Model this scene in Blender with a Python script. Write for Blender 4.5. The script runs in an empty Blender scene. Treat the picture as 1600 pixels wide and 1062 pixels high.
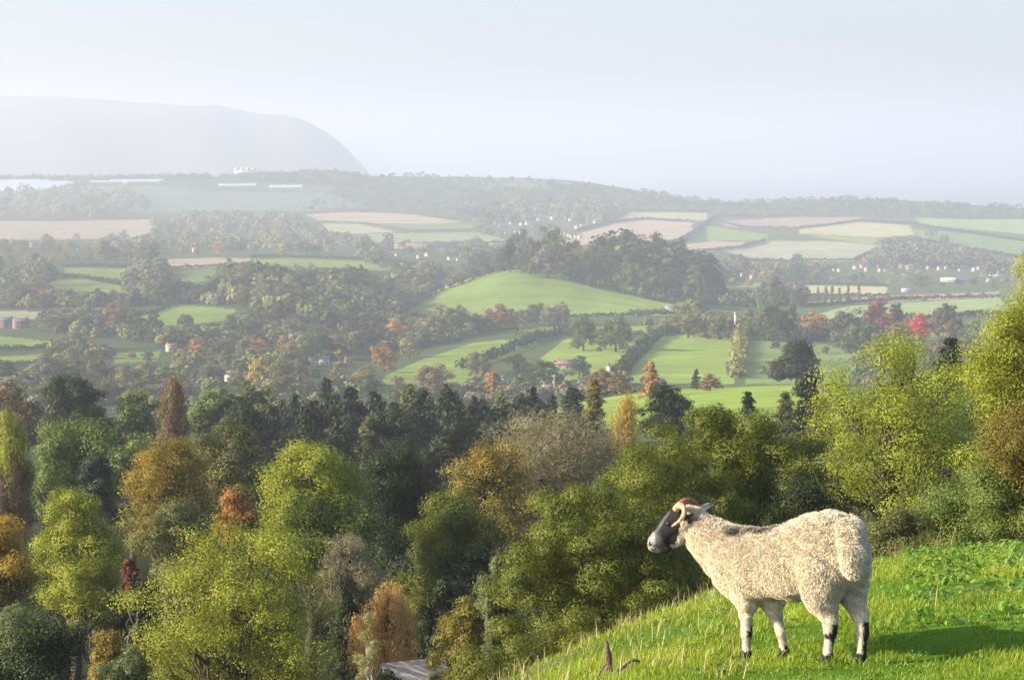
import bpy, math, random
import numpy as np
from math import radians, pi, sin, cos

# ------------------------------------------------------------ camera, world, sun, exposure
SC = bpy.context.scene
COL = SC.collection
F = 1600 * 70 / 36.0                   # focal length in pixels of the 1600 px photograph
PITCH = math.atan(281 / F)
cam_d = bpy.data.cameras.new('camera'); cam = bpy.data.objects.new('camera', cam_d); COL.objects.link(cam)
cam_d.lens = 70; cam_d.sensor_width = 36; cam_d.clip_start = 0.1; cam_d.clip_end = 90000
cam.location = (0, 0, 0); cam.rotation_euler = (pi / 2 - PITCH, 0, 0)
SC.camera = cam

SUN_EL, SUN_AZ = 23.0, 103.0           # azimuth: degrees to the left of the view direction
w = bpy.data.worlds.new('World'); SC.world = w; w.use_nodes = True
nt = w.node_tree; nt.nodes.clear()
wo = nt.nodes.new('ShaderNodeOutputWorld'); bg = nt.nodes.new('ShaderNodeBackground')
sk = nt.nodes.new('ShaderNodeTexSky'); sk.sky_type = 'NISHITA'; sk.sun_disc = False
sk.sun_elevation = radians(SUN_EL); sk.sun_rotation = radians(-SUN_AZ)
sk.air_density = 1.1; sk.dust_density = 4.0; sk.ozone_density = 4.2; sk.altitude = 200
bg.inputs['Strength'].default_value = 0.15
nt.links.new(sk.outputs[0], bg.inputs['Color']); nt.links.new(bg.outputs[0], wo.inputs['Surface'])

sd = bpy.data.lights.new('sun', 'SUN'); sun = bpy.data.objects.new('sun', sd); COL.objects.link(sun)
sd.energy = 5.0; sd.angle = radians(0.6); sd.color = (1.0, 0.88, 0.66)
ex = -sin(radians(SUN_AZ)) * cos(radians(SUN_EL)); ey = cos(radians(SUN_AZ)) * cos(radians(SUN_EL)); ez = sin(radians(SUN_EL))
import mathutils
sun.rotation_euler = mathutils.Vector((ex, ey, ez)).to_track_quat('Z', 'Y').to_euler()
sun.location = (-60, -20, 60)

SC.view_settings.view_transform = 'Standard'; SC.view_settings.look = 'None'
SC.view_settings.exposure = 1.14; SC.view_settings.gamma = 1.0
SC.render.engine = 'CYCLES'
SC.cycles.use_denoising = True
SC.cycles.max_bounces = 5; SC.cycles.diffuse_bounces = 2; SC.cycles.transmission_bounces = 3
SC.cycles.glossy_bounces = 2; SC.cycles.volume_bounces = 1; SC.cycles.sample_clamp_indirect = 6

# ------------------------------------------------------------ small helpers
RNG = np.random.default_rng(7)
def mark(o, label=None, cat=None, group=None, kind=None):
    if label: o['label'] = label
    if cat: o['category'] = cat
    if group: o['group'] = group
    if kind: o['kind'] = kind
    return o
def link(o, parent=None):
    COL.objects.link(o)
    if parent is not None: o.parent = parent
    return o
def empty(name, loc):
    o = bpy.data.objects.new(name, None); o.empty_display_size = 0.3; COL.objects.link(o); o.location = loc
    return o
def np_mesh(name, V, quads=None, tris=None, mats=(), smooth=False, fattr=None, vcol=None):
    """A mesh from numpy arrays: quads (n,4) and or tris (m,3)."""
    me = bpy.data.meshes.new(name)
    V = np.asarray(V, dtype=np.float32)
    me.vertices.add(len(V)); me.vertices.foreach_set('co', V.ravel())
    nq = 0 if quads is None else len(quads); nt_ = 0 if tris is None else len(tris)
    idx = []; start = []; 
    if nq: idx.append(np.asarray(quads).ravel()); start.append(np.arange(nq) * 4)
    if nt_: idx.append(np.asarray(tris).ravel()); start.append(nq * 4 + np.arange(nt_) * 3)
    idx = np.concatenate(idx).astype(np.int32); start = np.concatenate(start).astype(np.int32)
    me.loops.add(len(idx)); me.loops.foreach_set('vertex_index', idx)
    me.polygons.add(nq + nt_); me.polygons.foreach_set('loop_start', start)
    if smooth: me.polygons.foreach_set('use_smooth', np.ones(nq + nt_, dtype=bool))
    for m in mats: me.materials.append(m)
    if fattr is not None:
        a = me.attributes.new('tint', 'FLOAT', 'FACE'); a.data.foreach_set('value', np.asarray(fattr, dtype=np.float32))
    if vcol is not None:
        a = me.attributes.new('col', 'FLOAT_COLOR', 'POINT')
        c = np.ones((len(V), 4), dtype=np.float32); c[:, :3] = vcol; a.data.foreach_set('color', c.ravel())
    me.update(calc_edges=True)
    return me
def mobj(name, me, parent=None, loc=None):
    o = bpy.data.objects.new(name, me); link(o, parent)
    if loc is not None: o.location = loc
    return o
def nrm(a): return a / np.maximum(np.linalg.norm(a, axis=-1, keepdims=True), 1e-9)
def rand_dir(rng, n): return nrm(rng.normal(size=(n, 3)))

# ------------------------------------------------------------ materials
def mat_base(name):
    m = bpy.data.materials.new(name); m.use_nodes = True; t = m.node_tree; t.nodes.clear()
    out = t.nodes.new('ShaderNodeOutputMaterial'); return m, t, out
def N(t, typ, **kw):
    n = t.nodes.new(typ)
    for k, v in kw.items():
        if k in ('i',):
            for kk, vv in v.items(): n.inputs[kk].default_value = vv
        else: setattr(n, k, v)
    return n
def mix_rgb(t, fac, a, b, blend='MIX'):
    n = t.nodes.new('ShaderNodeMix'); n.data_type = 'RGBA'; n.blend_type = blend
    for s, v in ((n.inputs[0], fac), (n.inputs[6], a), (n.inputs[7], b)):
        if hasattr(v, 'is_output') or isinstance(v, bpy.types.NodeSocket): t.links.new(v, s)
        elif isinstance(v, (int, float)): s.default_value = v
        else: s.default_value = (*v, 1)
    return n.outputs[2]
_leaf = {}
def leaf_mat(a, b, trans=0.35, rough=0.55):
    """Foliage between two hues, mixed leaf by leaf; a part of the light passes through the leaf."""
    key = (a, b, trans)
    if key in _leaf: return _leaf[key]
    m, t, out = mat_base('foliage')
    at = N(t, 'ShaderNodeAttribute', attribute_name='tint')
    c = mix_rgb(t, at.outputs['Fac'], a, b)
    p = N(t, 'ShaderNodeBsdfPrincipled', i={'Roughness': rough, 'Specular IOR Level': 0.25})
    tr = N(t, 'ShaderNodeBsdfTranslucent'); t.links.new(c, p.inputs['Base Color'])
    c2 = mix_rgb(t, 1.0, c, (1.25, 1.15, 0.55), 'MULTIPLY'); t.links.new(c2, tr.inputs['Color'])
    mx = N(t, 'ShaderNodeMixShader', i={0: trans})
    t.links.new(p.outputs[0], mx.inputs[1]); t.links.new(tr.outputs[0], mx.inputs[2]); t.links.new(mx.outputs[0], out.inputs[0])
    _leaf[key] = m; return m
def far_leaf_mat():
    """Foliage of the valley trees: each tree's own colour, varied leaf by leaf."""
    m, t, out = mat_base('valley_foliage')
    at = N(t, 'ShaderNodeAttribute', attribute_name='tint'); oi = N(t, 'ShaderNodeObjectInfo')
    mr = N(t, 'ShaderNodeMapRange', i={3: 0.6, 4: 1.45}); t.links.new(at.outputs['Fac'], mr.inputs[0])
    vm = N(t, 'ShaderNodeVectorMath', operation='SCALE'); t.links.new(oi.outputs['Color'], vm.inputs[0]); t.links.new(mr.outputs[0], vm.inputs['Scale'])
    p = N(t, 'ShaderNodeBsdfDiffuse'); t.links.new(vm.outputs[0], p.inputs['Color'])
    tr = N(t, 'ShaderNodeBsdfTranslucent'); t.links.new(vm.outputs[0], tr.inputs['Color'])
    mx = N(t, 'ShaderNodeMixShader', i={0: 0.25})
    t.links.new(p.outputs[0], mx.inputs[1]); t.links.new(tr.outputs[0], mx.inputs[2]); t.links.new(mx.outputs[0], out.inputs[0])
    return m
def plain_mat(name, col, rough=0.8, scale=8.0, amt=0.25, bump=0.0, spec=0.3):
    m, t, out = mat_base(name)
    tc = N(t, 'ShaderNodeTexCoord'); nz = N(t, 'ShaderNodeTexNoise', i={'Scale': scale, 'Detail': 5.0, 'Roughness': 0.6})
    t.links.new(tc.outputs['Object'], nz.inputs['Vector'])
    c = mix_rgb(t, nz.outputs['Fac'], tuple(x * (1 - amt) for x in col), tuple(min(1, x * (1 + amt)) for x in col))
    p = N(t, 'ShaderNodeBsdfPrincipled', i={'Roughness': rough, 'Specular IOR Level': spec}); t.links.new(c, p.inputs['Base Color'])
    if bump:
        b = N(t, 'ShaderNodeBump', i={'Strength': bump, 'Distance': 0.05}); t.links.new(nz.outputs['Fac'], b.inputs['Height']); t.links.new(b.outputs[0], p.inputs['Normal'])
    t.links.new(p.outputs[0], out.inputs[0]); return m
BARK = plain_mat('bark', (0.075, 0.06, 0.045), 0.9, 3.0, 0.4, 0.5)
BARK_PALE = plain_mat('pale_bark', (0.42, 0.38, 0.32), 0.9, 3.0, 0.4, 0.4)
FAR_LEAF = far_leaf_mat()

# ------------------------------------------------------------ terrain as a table of ground lines, one per depth
CP, SP = cos(PITCH), sin(PITCH)
def tz_of(row):                                # slope (z / depth) of the sight line through a picture row
    row = np.asarray(row, float); return -((row - 531) * CP + F * SP) / (F * CP - (row - 531) * SP)
def tx_of(px, row): return (np.asarray(px, float) - 800) / (F * CP - (np.asarray(row, float) - 531) * SP)
def row_of(s):                                 # inverse of tz_of
    s = np.asarray(s, float); return 531 + F * (-s * CP - SP) / (CP - s * SP)
def L(*v):                                     # eleven ground rows at the standard columns
    return list(zip([-1200, 0, 200, 400, 600, 800, 1000, 1200, 1400, 1600, 2800], v))
TAB = [
 (8.0,  [(-1200, 1900), (400, 1300), (700, 1150), (900, 1102), (1000, 1090), (1166, 1088), (1300, 1092), (1450, 1090), (1600, 1088), (2800, 1070)]),
 (10.0, [(-1200, 1800), (400, 1250), (700, 1120), (800, 1086), (900, 1060), (1000, 1045), (1166, 1044), (1300, 1036), (1450, 1031), (1600, 1018), (2800, 990)]),
 (12.0, [(-1200, 1700), (400, 1230), (700, 1105), (800, 1064), (900, 1025), (1000, 992), (1130, 970), (1300, 965), (1450, 955), (1600, 945), (2800, 920)]),
 (14.5, [(-1200, 1650), (400, 1230), (700, 1110), (800, 1066), (900, 1018), (1000, 974), (1130, 925), (1300, 912), (1450, 908), (1600, 900), (2800, 880)]),
 (18.0, [(-1200, 1600), (400, 1240), (700, 1130), (800, 1090), (900, 1044), (1000, 1000), (1130, 930), (1300, 882), (1450, 874), (1600, 868), (2800, 850)]),
 (22.0, [(-1200, 1550), (400, 1260), (700, 1160), (800, 1130), (1000, 1060), (1130, 985), (1300, 900), (1450, 872), (1600, 861), (2800, 840)]),
 (30.0, L(1500, 1400, 1350, 1300, 1250, 1200, 1120, 1010, 950, 930, 900)),
 (60.0, L(1380, 1350, 1320, 1280, 1240, 1200, 1110, 1010, 960, 945, 930)),
 (100., L(1210, 1190, 1190, 1180, 1170, 1140, 1060, 980, 930, 910, 900)),
 (150., L(1070, 1070, 1070, 1070, 1070, 1040, 960, 900, 860, 840, 830)),
 (220., L(930, 930, 930, 940, 940, 930, 880, 830, 790, 770, 760)),
 (300., L(820, 820, 820, 830, 830, 820, 790, 750, 720, 700, 690)),
 (400., L(740, 740, 740, 745, 745, 735, 705, 680, 670, 650, 640)),
 (550., L(700, 700, 700, 700, 700, 665, 640, 622, 620, 610, 600)),
 (700., L(680, 680, 680, 680, 670, 640, 609, 600, 598, 590, 580)),
 (850., L(655, 650, 650, 650, 650, 655, 640, 640, 640, 620, 610)),
 (1000., L(600, 600, 600, 605, 610, 615, 610, 605, 600, 590, 585)),
 (1200., L(560, 560, 560, 560, 575, 570, 560, 560, 560, 560, 560)),
 (1400., L(525, 525, 525, 525, 545, 530, 530, 528, 530, 530, 530)),
 (1550., L(497, 497, 495, 490, 515, 508, 510, 512, 510, 508, 508)),
 (1700., L(470, 470, 465, 455, 499, 496, 495, 498, 490, 490, 490)),
 (1900., [(-1200, 445), (0, 440), (200, 440), (400, 425), (560, 430), (615, 480), (650, 470), (700, 447), (760, 426), (815, 418), (880, 424), (960, 443), (1060, 472), (1120, 479), (1600, 480), (2800, 480)]),
 (2060., [(-1200, 430), (0, 425), (400, 413), (600, 425), (650, 448), (760, 436), (850, 418), (950, 413), (1030, 417), (1110, 450), (1200, 470), (1600, 472), (2800, 470)]),
 (2400., [(-1200, 405), (0, 400), (400, 405), (640, 412), (700, 420), (900, 440), (1100, 455), (1600, 455), (2800, 450)]),
 (2800., [(-1200, 388), (0, 385), (400, 392), (600, 398), (800, 400), (1000, 420), (1300, 440), (1600, 440), (2800, 440)]),
 (3300., [(-1200, 375), (0, 372), (400, 380), (600, 384), (800, 385), (1000, 395), (1200, 412), (1600, 415), (2800, 415)]),
 (3800., [(-1200, 353), (0, 350), (400, 360), (700, 365), (900, 365), (1050, 368), (1200, 380), (1600, 385), (2800, 385)]),
 (4300., [(-1200, 338), (0, 335), (500, 340), (800, 342), (1000, 345), (1200, 355), (1600, 360), (2800, 360)]),
 (4800., [(-1200, 312), (0, 312), (300, 312), (600, 318), (900, 328), (1100, 333), (1600, 340), (2800, 345)]),
 (5200., [(-1200, 279), (0, 279), (200, 278), (330, 276), (450, 271), (500, 267), (560, 273), (800, 276), (870, 278), (920, 284), (980, 294), (1050, 308), (1120, 316), (1200, 316), (1300, 310), (1400, 312), (1500, 319), (1600, 326), (2800, 340)]),
]
SEA_Z = -190.0
GPX = np.arange(-1200, 2801, 8.0)
ds = [t[0] for t in TAB]
Zt = np.array([tz_of(np.interp(GPX, [p for p, r in t[1]], [r for p, r in t[1]])) * t[0] for t in TAB])
# towards the camera the turf rises gently to the photographer's feet; beyond the last ridge it falls under the sea
near = [(1.0, np.full(len(GPX), -1.62)), (4.0, 0.5 * Zt[0] + 0.5 * np.full(len(GPX), -1.62))]
far = [(6000., np.minimum(Zt[-1] - 40, -120)), (7000., np.full(len(GPX), -205.)), (9000., np.full(len(GPX), -215.))]
ds = np.array([n[0] for n in near] + ds + [f[0] for f in far])
Zt = np.vstack([near[0][1], near[1][1], Zt, far[0][1], far[1][1], far[2][1]])
LD = np.linspace(0, math.log(9000), 900)
G = np.empty((900, len(GPX)))
ld = np.log(ds)
def pchip(xk, Y, xq):                          # monotone cubic along the depth axis, all columns at once
    h = np.diff(xk)[:, None]; dl = np.diff(Y, axis=0) / h
    m = np.zeros_like(Y)
    w1 = 2 * h[1:] + h[:-1]; w2 = h[1:] + 2 * h[:-1]
    ok = dl[1:] * dl[:-1] > 0
    with np.errstate(all='ignore'): mm = (w1 + w2) / (w1 / dl[:-1] + w2 / dl[1:])
    m[1:-1] = np.where(ok, mm, 0); m[0] = dl[0]; m[-1] = dl[-1]
    k = np.clip(np.searchsorted(xk, xq) - 1, 0, len(xk) - 2); hh = (xk[k + 1] - xk[k])[:, None]; t = ((xq - xk[k])[:, None]) / hh
    return (2*t**3 - 3*t**2 + 1) * Y[k] + (t**3 - 2*t**2 + t) * hh * m[k] + (-2*t**3 + 3*t**2) * Y[k+1] + (t**3 - t**2) * hh * m[k+1]
G = pchip(ld, Zt, LD)
kx = np.exp(-0.5 * (np.arange(-9, 10) / 3.2) ** 2); kx /= kx.sum()
Gp = np.pad(G, ((0, 0), (9, 9)), mode='edge'); G = sum(kx[i] * Gp[:, i:i + G.shape[1]] for i in range(19))
ky = np.exp(-0.5 * (np.arange(-4, 5) / 1.6) ** 2); ky /= ky.sum()
Gp = np.pad(G, ((4, 4), (0, 0)), mode='edge'); G = sum(ky[i] * Gp[i:i + 900] for i in range(9))
def H(x, y):
    x = np.asarray(x, float); y = np.asarray(y, float)
    yy = np.maximum(y, 1.0); px = 800 + F * x / np.maximum(y, 6.0)
    a = np.clip((px - GPX[0]) / 8.0, 0, len(GPX) - 1.001); b = np.clip(np.log(yy) / LD[-1] * 899, 0, 898.999)
    i = a.astype(int); j = b.astype(int); u = a - i; v = b - j
    z = (G[j, i] * (1 - u) + G[j, i + 1] * u) * (1 - v) + (G[j + 1, i] * (1 - u) + G[j + 1, i + 1] * u) * v
    s = np.clip((y - 45) / 60.0, 0, 1)                # soft unevenness of the ground
    z = z + 0.025 * np.sin(x * 2.1 + 1.3 * np.sin(y * 1.7)) * np.cos(y * 1.9 + x * .6) + s * 0.5 * np.sin(x * .045 + 1) * np.cos(y * .037)
    return z
def Hs(x, y): return float(H(x, y))
_YM = 24 * 1.003 ** np.arange(0, 1980)
def hit(px, row, dmin=30.0, dmax=9000):        # the point of the ground under a picture position
    ys = _YM[(_YM >= dmin) & (_YM <= dmax)]
    sx = float(tx_of(px, row)); sz = float(tz_of(row))
    below = sz * ys <= H(sx * ys, ys)
    k = int(np.argmax(below)) if below.any() else len(ys) - 1
    y = ys[k]; return (sx * y, y, Hs(sx * y, y))
def at(px, row, depth): return np.array([float(tx_of(px, row)) * depth, depth, float(tz_of(row)) * depth])
def px_of(x, y, z):                            # picture column and row of a point
    dz = y * CP - z * SP; return 800 + F * x / dz, 531 - F * (y * SP + z * CP) / dz
# ------------------------------------------------------------ the ground sheet with its fields
rows_y = [np.arange(-16, 0, 1.0), np.arange(0, 30, 0.22)]
y = 30.0; l_ = []
while y < 400: l_.append(y); y *= 1.02
while y < 8600: l_.append(y); y *= 1.0058
YS = np.concatenate(rows_y + [np.array(l_)])
TX = np.concatenate([-np.geomspace(1.3, 0.29, 40), np.linspace(-0.285, 0.285, 720), np.geomspace(0.29, 1.3, 40)])
YY, TT = np.meshgrid(YS, TX, indexing='ij')
XX = TT * (YY + 20.0); ZZ = H(XX, YY)
PXX, ROW = px_of(XX, np.maximum(YY, 1.0), ZZ)
GRASS_N = (0.065, 0.135, 0.018)
BRIGHT = (0.165, 0.222, 0.045); MID = (0.125, 0.17, 0.055); PALE = (0.19, 0.24, 0.10); TAN = (0.34, 0.26, 0.17); PINK = (0.34, 0.245, 0.18)
BROWN = (0.26, 0.185, 0.15); STRAW = (0.32, 0.30, 0.15); OLIVE = (0.27, 0.26, 0.17); GREY = (0.13, 0.17, 0.11)
DEF = np.array((0.062, 0.085, 0.034))
FIELDS = [  # (colour, nearest depth, farthest depth, outline in picture columns and rows)
 (BRIGHT, 430, 790, [(800,672),(850,640),(910,628),(1000,613),(1100,600),(1260,590),(1300,660),(1080,668)]),
 (BRIGHT, 1560, 1990, [(625,510),(632,488),(700,442),(760,418),(815,408),(880,417),(960,438),(1075,476),(1075,492),(900,497),(700,502)]),
 (BRIGHT, 900, 1600, [(590,600),(605,585),(660,560),(740,534),(825,528),(845,538),(760,570),(720,606)]),
 (BRIGHT, 900, 1600, [(805,590),(880,532),(905,525),(1010,540),(975,582),(850,600)]),
 (BRIGHT, 1200, 1700, [(812,513),(890,511),(890,521),(812,524)]),
 (BRIGHT, 1200, 1700, [(930,512),(1050,508),(1045,519),(950,522)]),
 (BRIGHT, 900, 1700, [(985,600),(990,575),(1035,526),(1080,523),(1152,526),(1150,600)]),
 (MID, 900, 1700, [(1168,600),(1165,530),(1290,538),(1335,552),(1335,600)]),
 (MID, 900, 1700, [(1400,520),(1545,512),(1545,530),(1400,532)]),
 (PALE, 1500, 2300, [(1235,500),(1330,478),(1560,464),(1580,490),(1400,496),(1300,503)]),
 (BROWN, 1800, 2700, [(1250,472),(1400,462),(1560,455),(1560,463),(1330,476)]),
 (STRAW, 2000, 2900, [(1258,446),(1385,448),(1385,461),(1258,459)]),
 (PALE, 2000, 2900, [(1120,440),(1200,442),(1200,449),(1120,448)]),
 (BRIGHT, 1700, 2300, [(100,418),(200,419),(200,437),(100,431)]),
 (BRIGHT, 1500, 2200, [(72,437),(120,433),(152,440),(202,449),(200,458),(80,452)]),
 (TAN, 1900, 2700, [(258,405),(330,402),(400,403),(380,412),(320,417),(258,418)]),
 (MID, 1700, 2400, [(258,424),(330,419),(362,417),(350,441),(262,441)]),
 (BRIGHT, 1800, 2700, [(395,405),(440,403),(560,408),(650,416),(655,426),(500,418),(400,414)]),
 (BRIGHT, 1350, 1800, [(212,497),(260,481),(300,477),(372,484),(350,502),(230,512)]),
 (STRAW, 1350, 1800, [(0,485),(62,486),(50,498),(-30,498)]),
 (BRIGHT, 1100, 1600, [(-30,523),(0,524),(82,534),(82,541),(-30,546)]),
 (BRIGHT, 900, 1500, [(-30,558),(70,553),(66,565),(-30,572)]),
 (BRIGHT, 900, 1500, [(180,553),(255,549),(246,565),(180,568)]),
 (TAN, 2700, 4600, [(-60,344),(120,346),(232,343),(245,360),(200,372),(-60,376)]),
 (TAN, 3300, 4900, [(478,335),(540,330),(640,334),(720,346),(690,350),(560,349),(500,346)]),
 (STRAW, 3300, 4900, [(500,348),(560,350),(620,362),(560,366),(510,360)]),
 (MID, 3300, 4900, [(565,351),(735,349),(745,358),(640,362)]),
 (PALE, 2700, 4600, [(575,366),(745,362),(790,374),(780,382),(590,382)]),
 (PALE, 2500, 4200, [(790,378),(900,374),(870,388),(780,388)]),
 (PINK, 2700, 4700, [(880,378),(905,366),(960,349),(1010,344),(1085,348),(1082,362),(1050,378),(1000,386),(900,386)]),
 (STRAW, 3300, 5100, [(955,347),(985,332),(1105,333),(1105,343),(1080,346),(1010,341)]),
 (PINK, 2500, 4500, [(1050,384),(1120,377),(1165,379),(1145,391),(1050,396)]),
 (BROWN, 3300, 5100, [(1122,345),(1230,340),(1350,338),(1345,346),(1240,357),(1135,355)]),
 (BRIGHT, 3000, 4800, [(1103,352),(1140,358),(1198,366),(1196,376),(1108,376)]),
 (STRAW, 3000, 4900, [(1248,358),(1345,347),(1420,352),(1432,366),(1370,372),(1250,365)]),
 (BRIGHT, 3000, 4900, [(1255,366),(1375,374),(1360,382),(1300,374)]),
 (OLIVE, 2600, 4600, [(1128,392),(1190,376),(1290,376),(1378,384),(1335,407),(1200,408)]),
 (PALE, 3300, 5100, [(1430,341),(1520,343),(1700,343),(1700,376),(1560,362),(1440,352)]),
 (MID, 3000, 5000, [(1420,357),(1520,366),(1700,384),(1700,408),(1500,388),(1430,372)]),
 (GREY, 4200, 5150, [(-200,292),(250,290),(330,300),(520,300),(560,322),(480,330),(240,332),(-200,330)]),
 (GREY, 4200, 5200, [(700,280),(800,276),(900,284),(880,292),(740,294)]),
]
PLASTIC = [[(-40,281),(60,281),(124,284),(118,287),(60,301),(-40,297)], [(140,282),(258,280),(262,284),(200,287),(140,287)], [(338,288),(400,287),(520,291),(524,295),(430,294),(345,294)]]
def inside(poly, X, Y):
    r = np.zeros(X.shape, bool); n = len(poly)
    for i in range(n):
        x1, y1 = poly[i]; x2, y2 = poly[(i + 1) % n]
        if y1 == y2: continue
        c = (Y > min(y1, y2)) & (Y <= max(y1, y2)) & (X < (Y - y1) * (x2 - x1) / (y2 - y1) + x1)
        r ^= c
    return r
C = np.empty(XX.shape + (3,)); C[:] = DEF
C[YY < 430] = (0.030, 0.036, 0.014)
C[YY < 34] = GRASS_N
wob = 1.6 * np.sin(XX * 0.021) + 1.2 * np.sin(YY * 0.013 + XX * .008)
for c, d0, d1, poly in FIELDS:
    C[inside(poly, PXX + wob, ROW + 0.25 * wob) & (YY > d0) & (YY < d1)] = c
for poly in PLASTIC:
    C[inside(poly, PXX, ROW) & (YY > 4200) & (YY < 5300)] = GREY
nearm = YY < 34
worn = np.clip(np.sin(XX * 1.3 + 2.1 * np.sin(YY * .7)) * np.sin(YY * 1.1 + XX * .8) * 2 - 1.1, 0, 1)[..., None] * nearm[..., None]
C = C * (1 - .8 * worn) + np.array((0.11, 0.085, 0.05)) * .8 * worn
nr, nc = XX.shape
idx = np.arange(nr * nc).reshape(nr, nc)
Q = np.stack([idx[:-1, :-1], idx[:-1, 1:], idx[1:, 1:], idx[1:, :-1]], -1).reshape(-1, 4)
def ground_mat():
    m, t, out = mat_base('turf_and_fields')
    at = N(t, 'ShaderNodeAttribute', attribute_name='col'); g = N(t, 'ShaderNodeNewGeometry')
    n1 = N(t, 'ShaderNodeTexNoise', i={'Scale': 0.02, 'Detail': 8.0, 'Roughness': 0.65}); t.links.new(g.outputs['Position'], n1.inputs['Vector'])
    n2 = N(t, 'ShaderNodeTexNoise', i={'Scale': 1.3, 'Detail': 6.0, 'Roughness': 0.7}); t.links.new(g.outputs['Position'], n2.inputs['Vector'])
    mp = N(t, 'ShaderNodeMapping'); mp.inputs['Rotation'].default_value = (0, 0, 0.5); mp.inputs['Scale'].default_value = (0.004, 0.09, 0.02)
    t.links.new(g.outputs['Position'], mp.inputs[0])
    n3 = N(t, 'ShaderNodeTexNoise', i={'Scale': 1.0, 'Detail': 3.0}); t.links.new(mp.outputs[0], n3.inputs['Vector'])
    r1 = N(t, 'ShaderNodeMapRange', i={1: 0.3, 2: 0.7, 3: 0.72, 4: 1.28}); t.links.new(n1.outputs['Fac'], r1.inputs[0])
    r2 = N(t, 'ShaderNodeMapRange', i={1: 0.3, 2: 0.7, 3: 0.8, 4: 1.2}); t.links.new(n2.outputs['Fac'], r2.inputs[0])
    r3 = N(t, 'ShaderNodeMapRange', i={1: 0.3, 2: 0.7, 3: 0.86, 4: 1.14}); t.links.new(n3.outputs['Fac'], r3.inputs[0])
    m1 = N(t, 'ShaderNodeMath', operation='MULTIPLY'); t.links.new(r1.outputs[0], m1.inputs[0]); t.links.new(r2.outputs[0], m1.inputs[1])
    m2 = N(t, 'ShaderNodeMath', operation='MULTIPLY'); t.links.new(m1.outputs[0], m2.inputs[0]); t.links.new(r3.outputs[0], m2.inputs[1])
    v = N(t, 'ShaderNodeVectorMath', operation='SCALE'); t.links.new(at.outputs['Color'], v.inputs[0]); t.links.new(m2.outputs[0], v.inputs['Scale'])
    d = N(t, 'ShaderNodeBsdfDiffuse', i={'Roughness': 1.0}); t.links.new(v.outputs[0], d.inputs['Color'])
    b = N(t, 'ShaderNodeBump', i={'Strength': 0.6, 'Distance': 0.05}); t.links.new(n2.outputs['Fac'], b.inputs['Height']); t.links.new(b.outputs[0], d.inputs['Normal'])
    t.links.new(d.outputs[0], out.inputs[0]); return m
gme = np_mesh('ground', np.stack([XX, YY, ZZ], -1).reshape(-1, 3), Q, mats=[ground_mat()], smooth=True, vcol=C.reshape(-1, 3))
mark(mobj('ground', gme), 'grassy hillside falling into a patchwork farmland valley', 'ground', kind='structure')

# sea
sm, t, out = mat_base('sea_water')
g = N(t, 'ShaderNodeNewGeometry'); nz = N(t, 'ShaderNodeTexNoise', i={'Scale': 0.01, 'Detail': 6.0}); t.links.new(g.outputs['Position'], nz.inputs['Vector'])
p = N(t, 'ShaderNodeBsdfPrincipled', i={'Base Color': (0.10, 0.14, 0.17, 1), 'Roughness': 0.35}); b = N(t, 'ShaderNodeBump', i={'Strength': 0.4, 'Distance': 1.0})
t.links.new(nz.outputs['Fac'], b.inputs['Height']); t.links.new(b.outputs[0], p.inputs['Normal']); t.links.new(p.outputs[0], out.inputs[0])
sx = np.linspace(-24000, 24000, 25); sy = np.linspace(5600, 39000, 25); SX, SY = np.meshgrid(sx, sy, indexing='ij'); SI = np.arange(625).reshape(25, 25)
sq = np.stack([SI[:-1, :-1], SI[1:, :-1], SI[1:, 1:], SI[:-1, 1:]], -1).reshape(-1, 4)
mark(mobj('sea', np_mesh('sea', np.stack([SX, SY, SX * 0 + SEA_Z], -1).reshape(-1, 3), sq, mats=[sm])), 'pale hazy sea beyond the last wooded ridge', 'sea', kind='structure')

# headland across the bay
hp = np.arange(-1500, 680, 6.0); hd = np.linspace(7800, 13500, 60)
crest = np.interp(hp, [-1500, -800, -300, 0, 100, 200, 300, 340, 400, 450, 480, 520, 545, 565, 600, 640], [190, 165, 155, 151, 151, 159, 166, 164, 177, 181, 189, 212, 234, 256, 298, 330])
cz = tz_of(crest) * 9800
HP, HD = np.meshgrid(hp, hd); prof = np.where(HD < 9800, np.sin(np.clip((HD - 7800) / 2000, 0, 1) * pi / 2) ** 1.2, np.cos(np.clip((HD - 9800) / 3500, 0, 1) * pi / 2))
HZ = (SEA_Z - 12) + (cz[None, :] - SEA_Z + 12).clip(0) * prof + 14 * prof * (1 - prof) * 4 * np.sin(HP * .03 + HD * .002) * (cz[None, :] > SEA_Z)
HX = (HP - 800) / F * HD
hi = np.arange(HX.size).reshape(HX.shape); hq = np.stack([hi[:-1, :-1], hi[:-1, 1:], hi[1:, 1:], hi[1:, :-1]], -1).reshape(-1, 4)
mark(mobj('headland', np_mesh('headland', np.stack([HX, HD, HZ], -1).reshape(-1, 3), hq, mats=[plain_mat('moorland', (0.09, 0.10, 0.075), 1.0, 0.0012, 0.6)], smooth=True)),
     'long pale headland across the bay ending in a steep cliff', 'headland', kind='structure')

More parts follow.
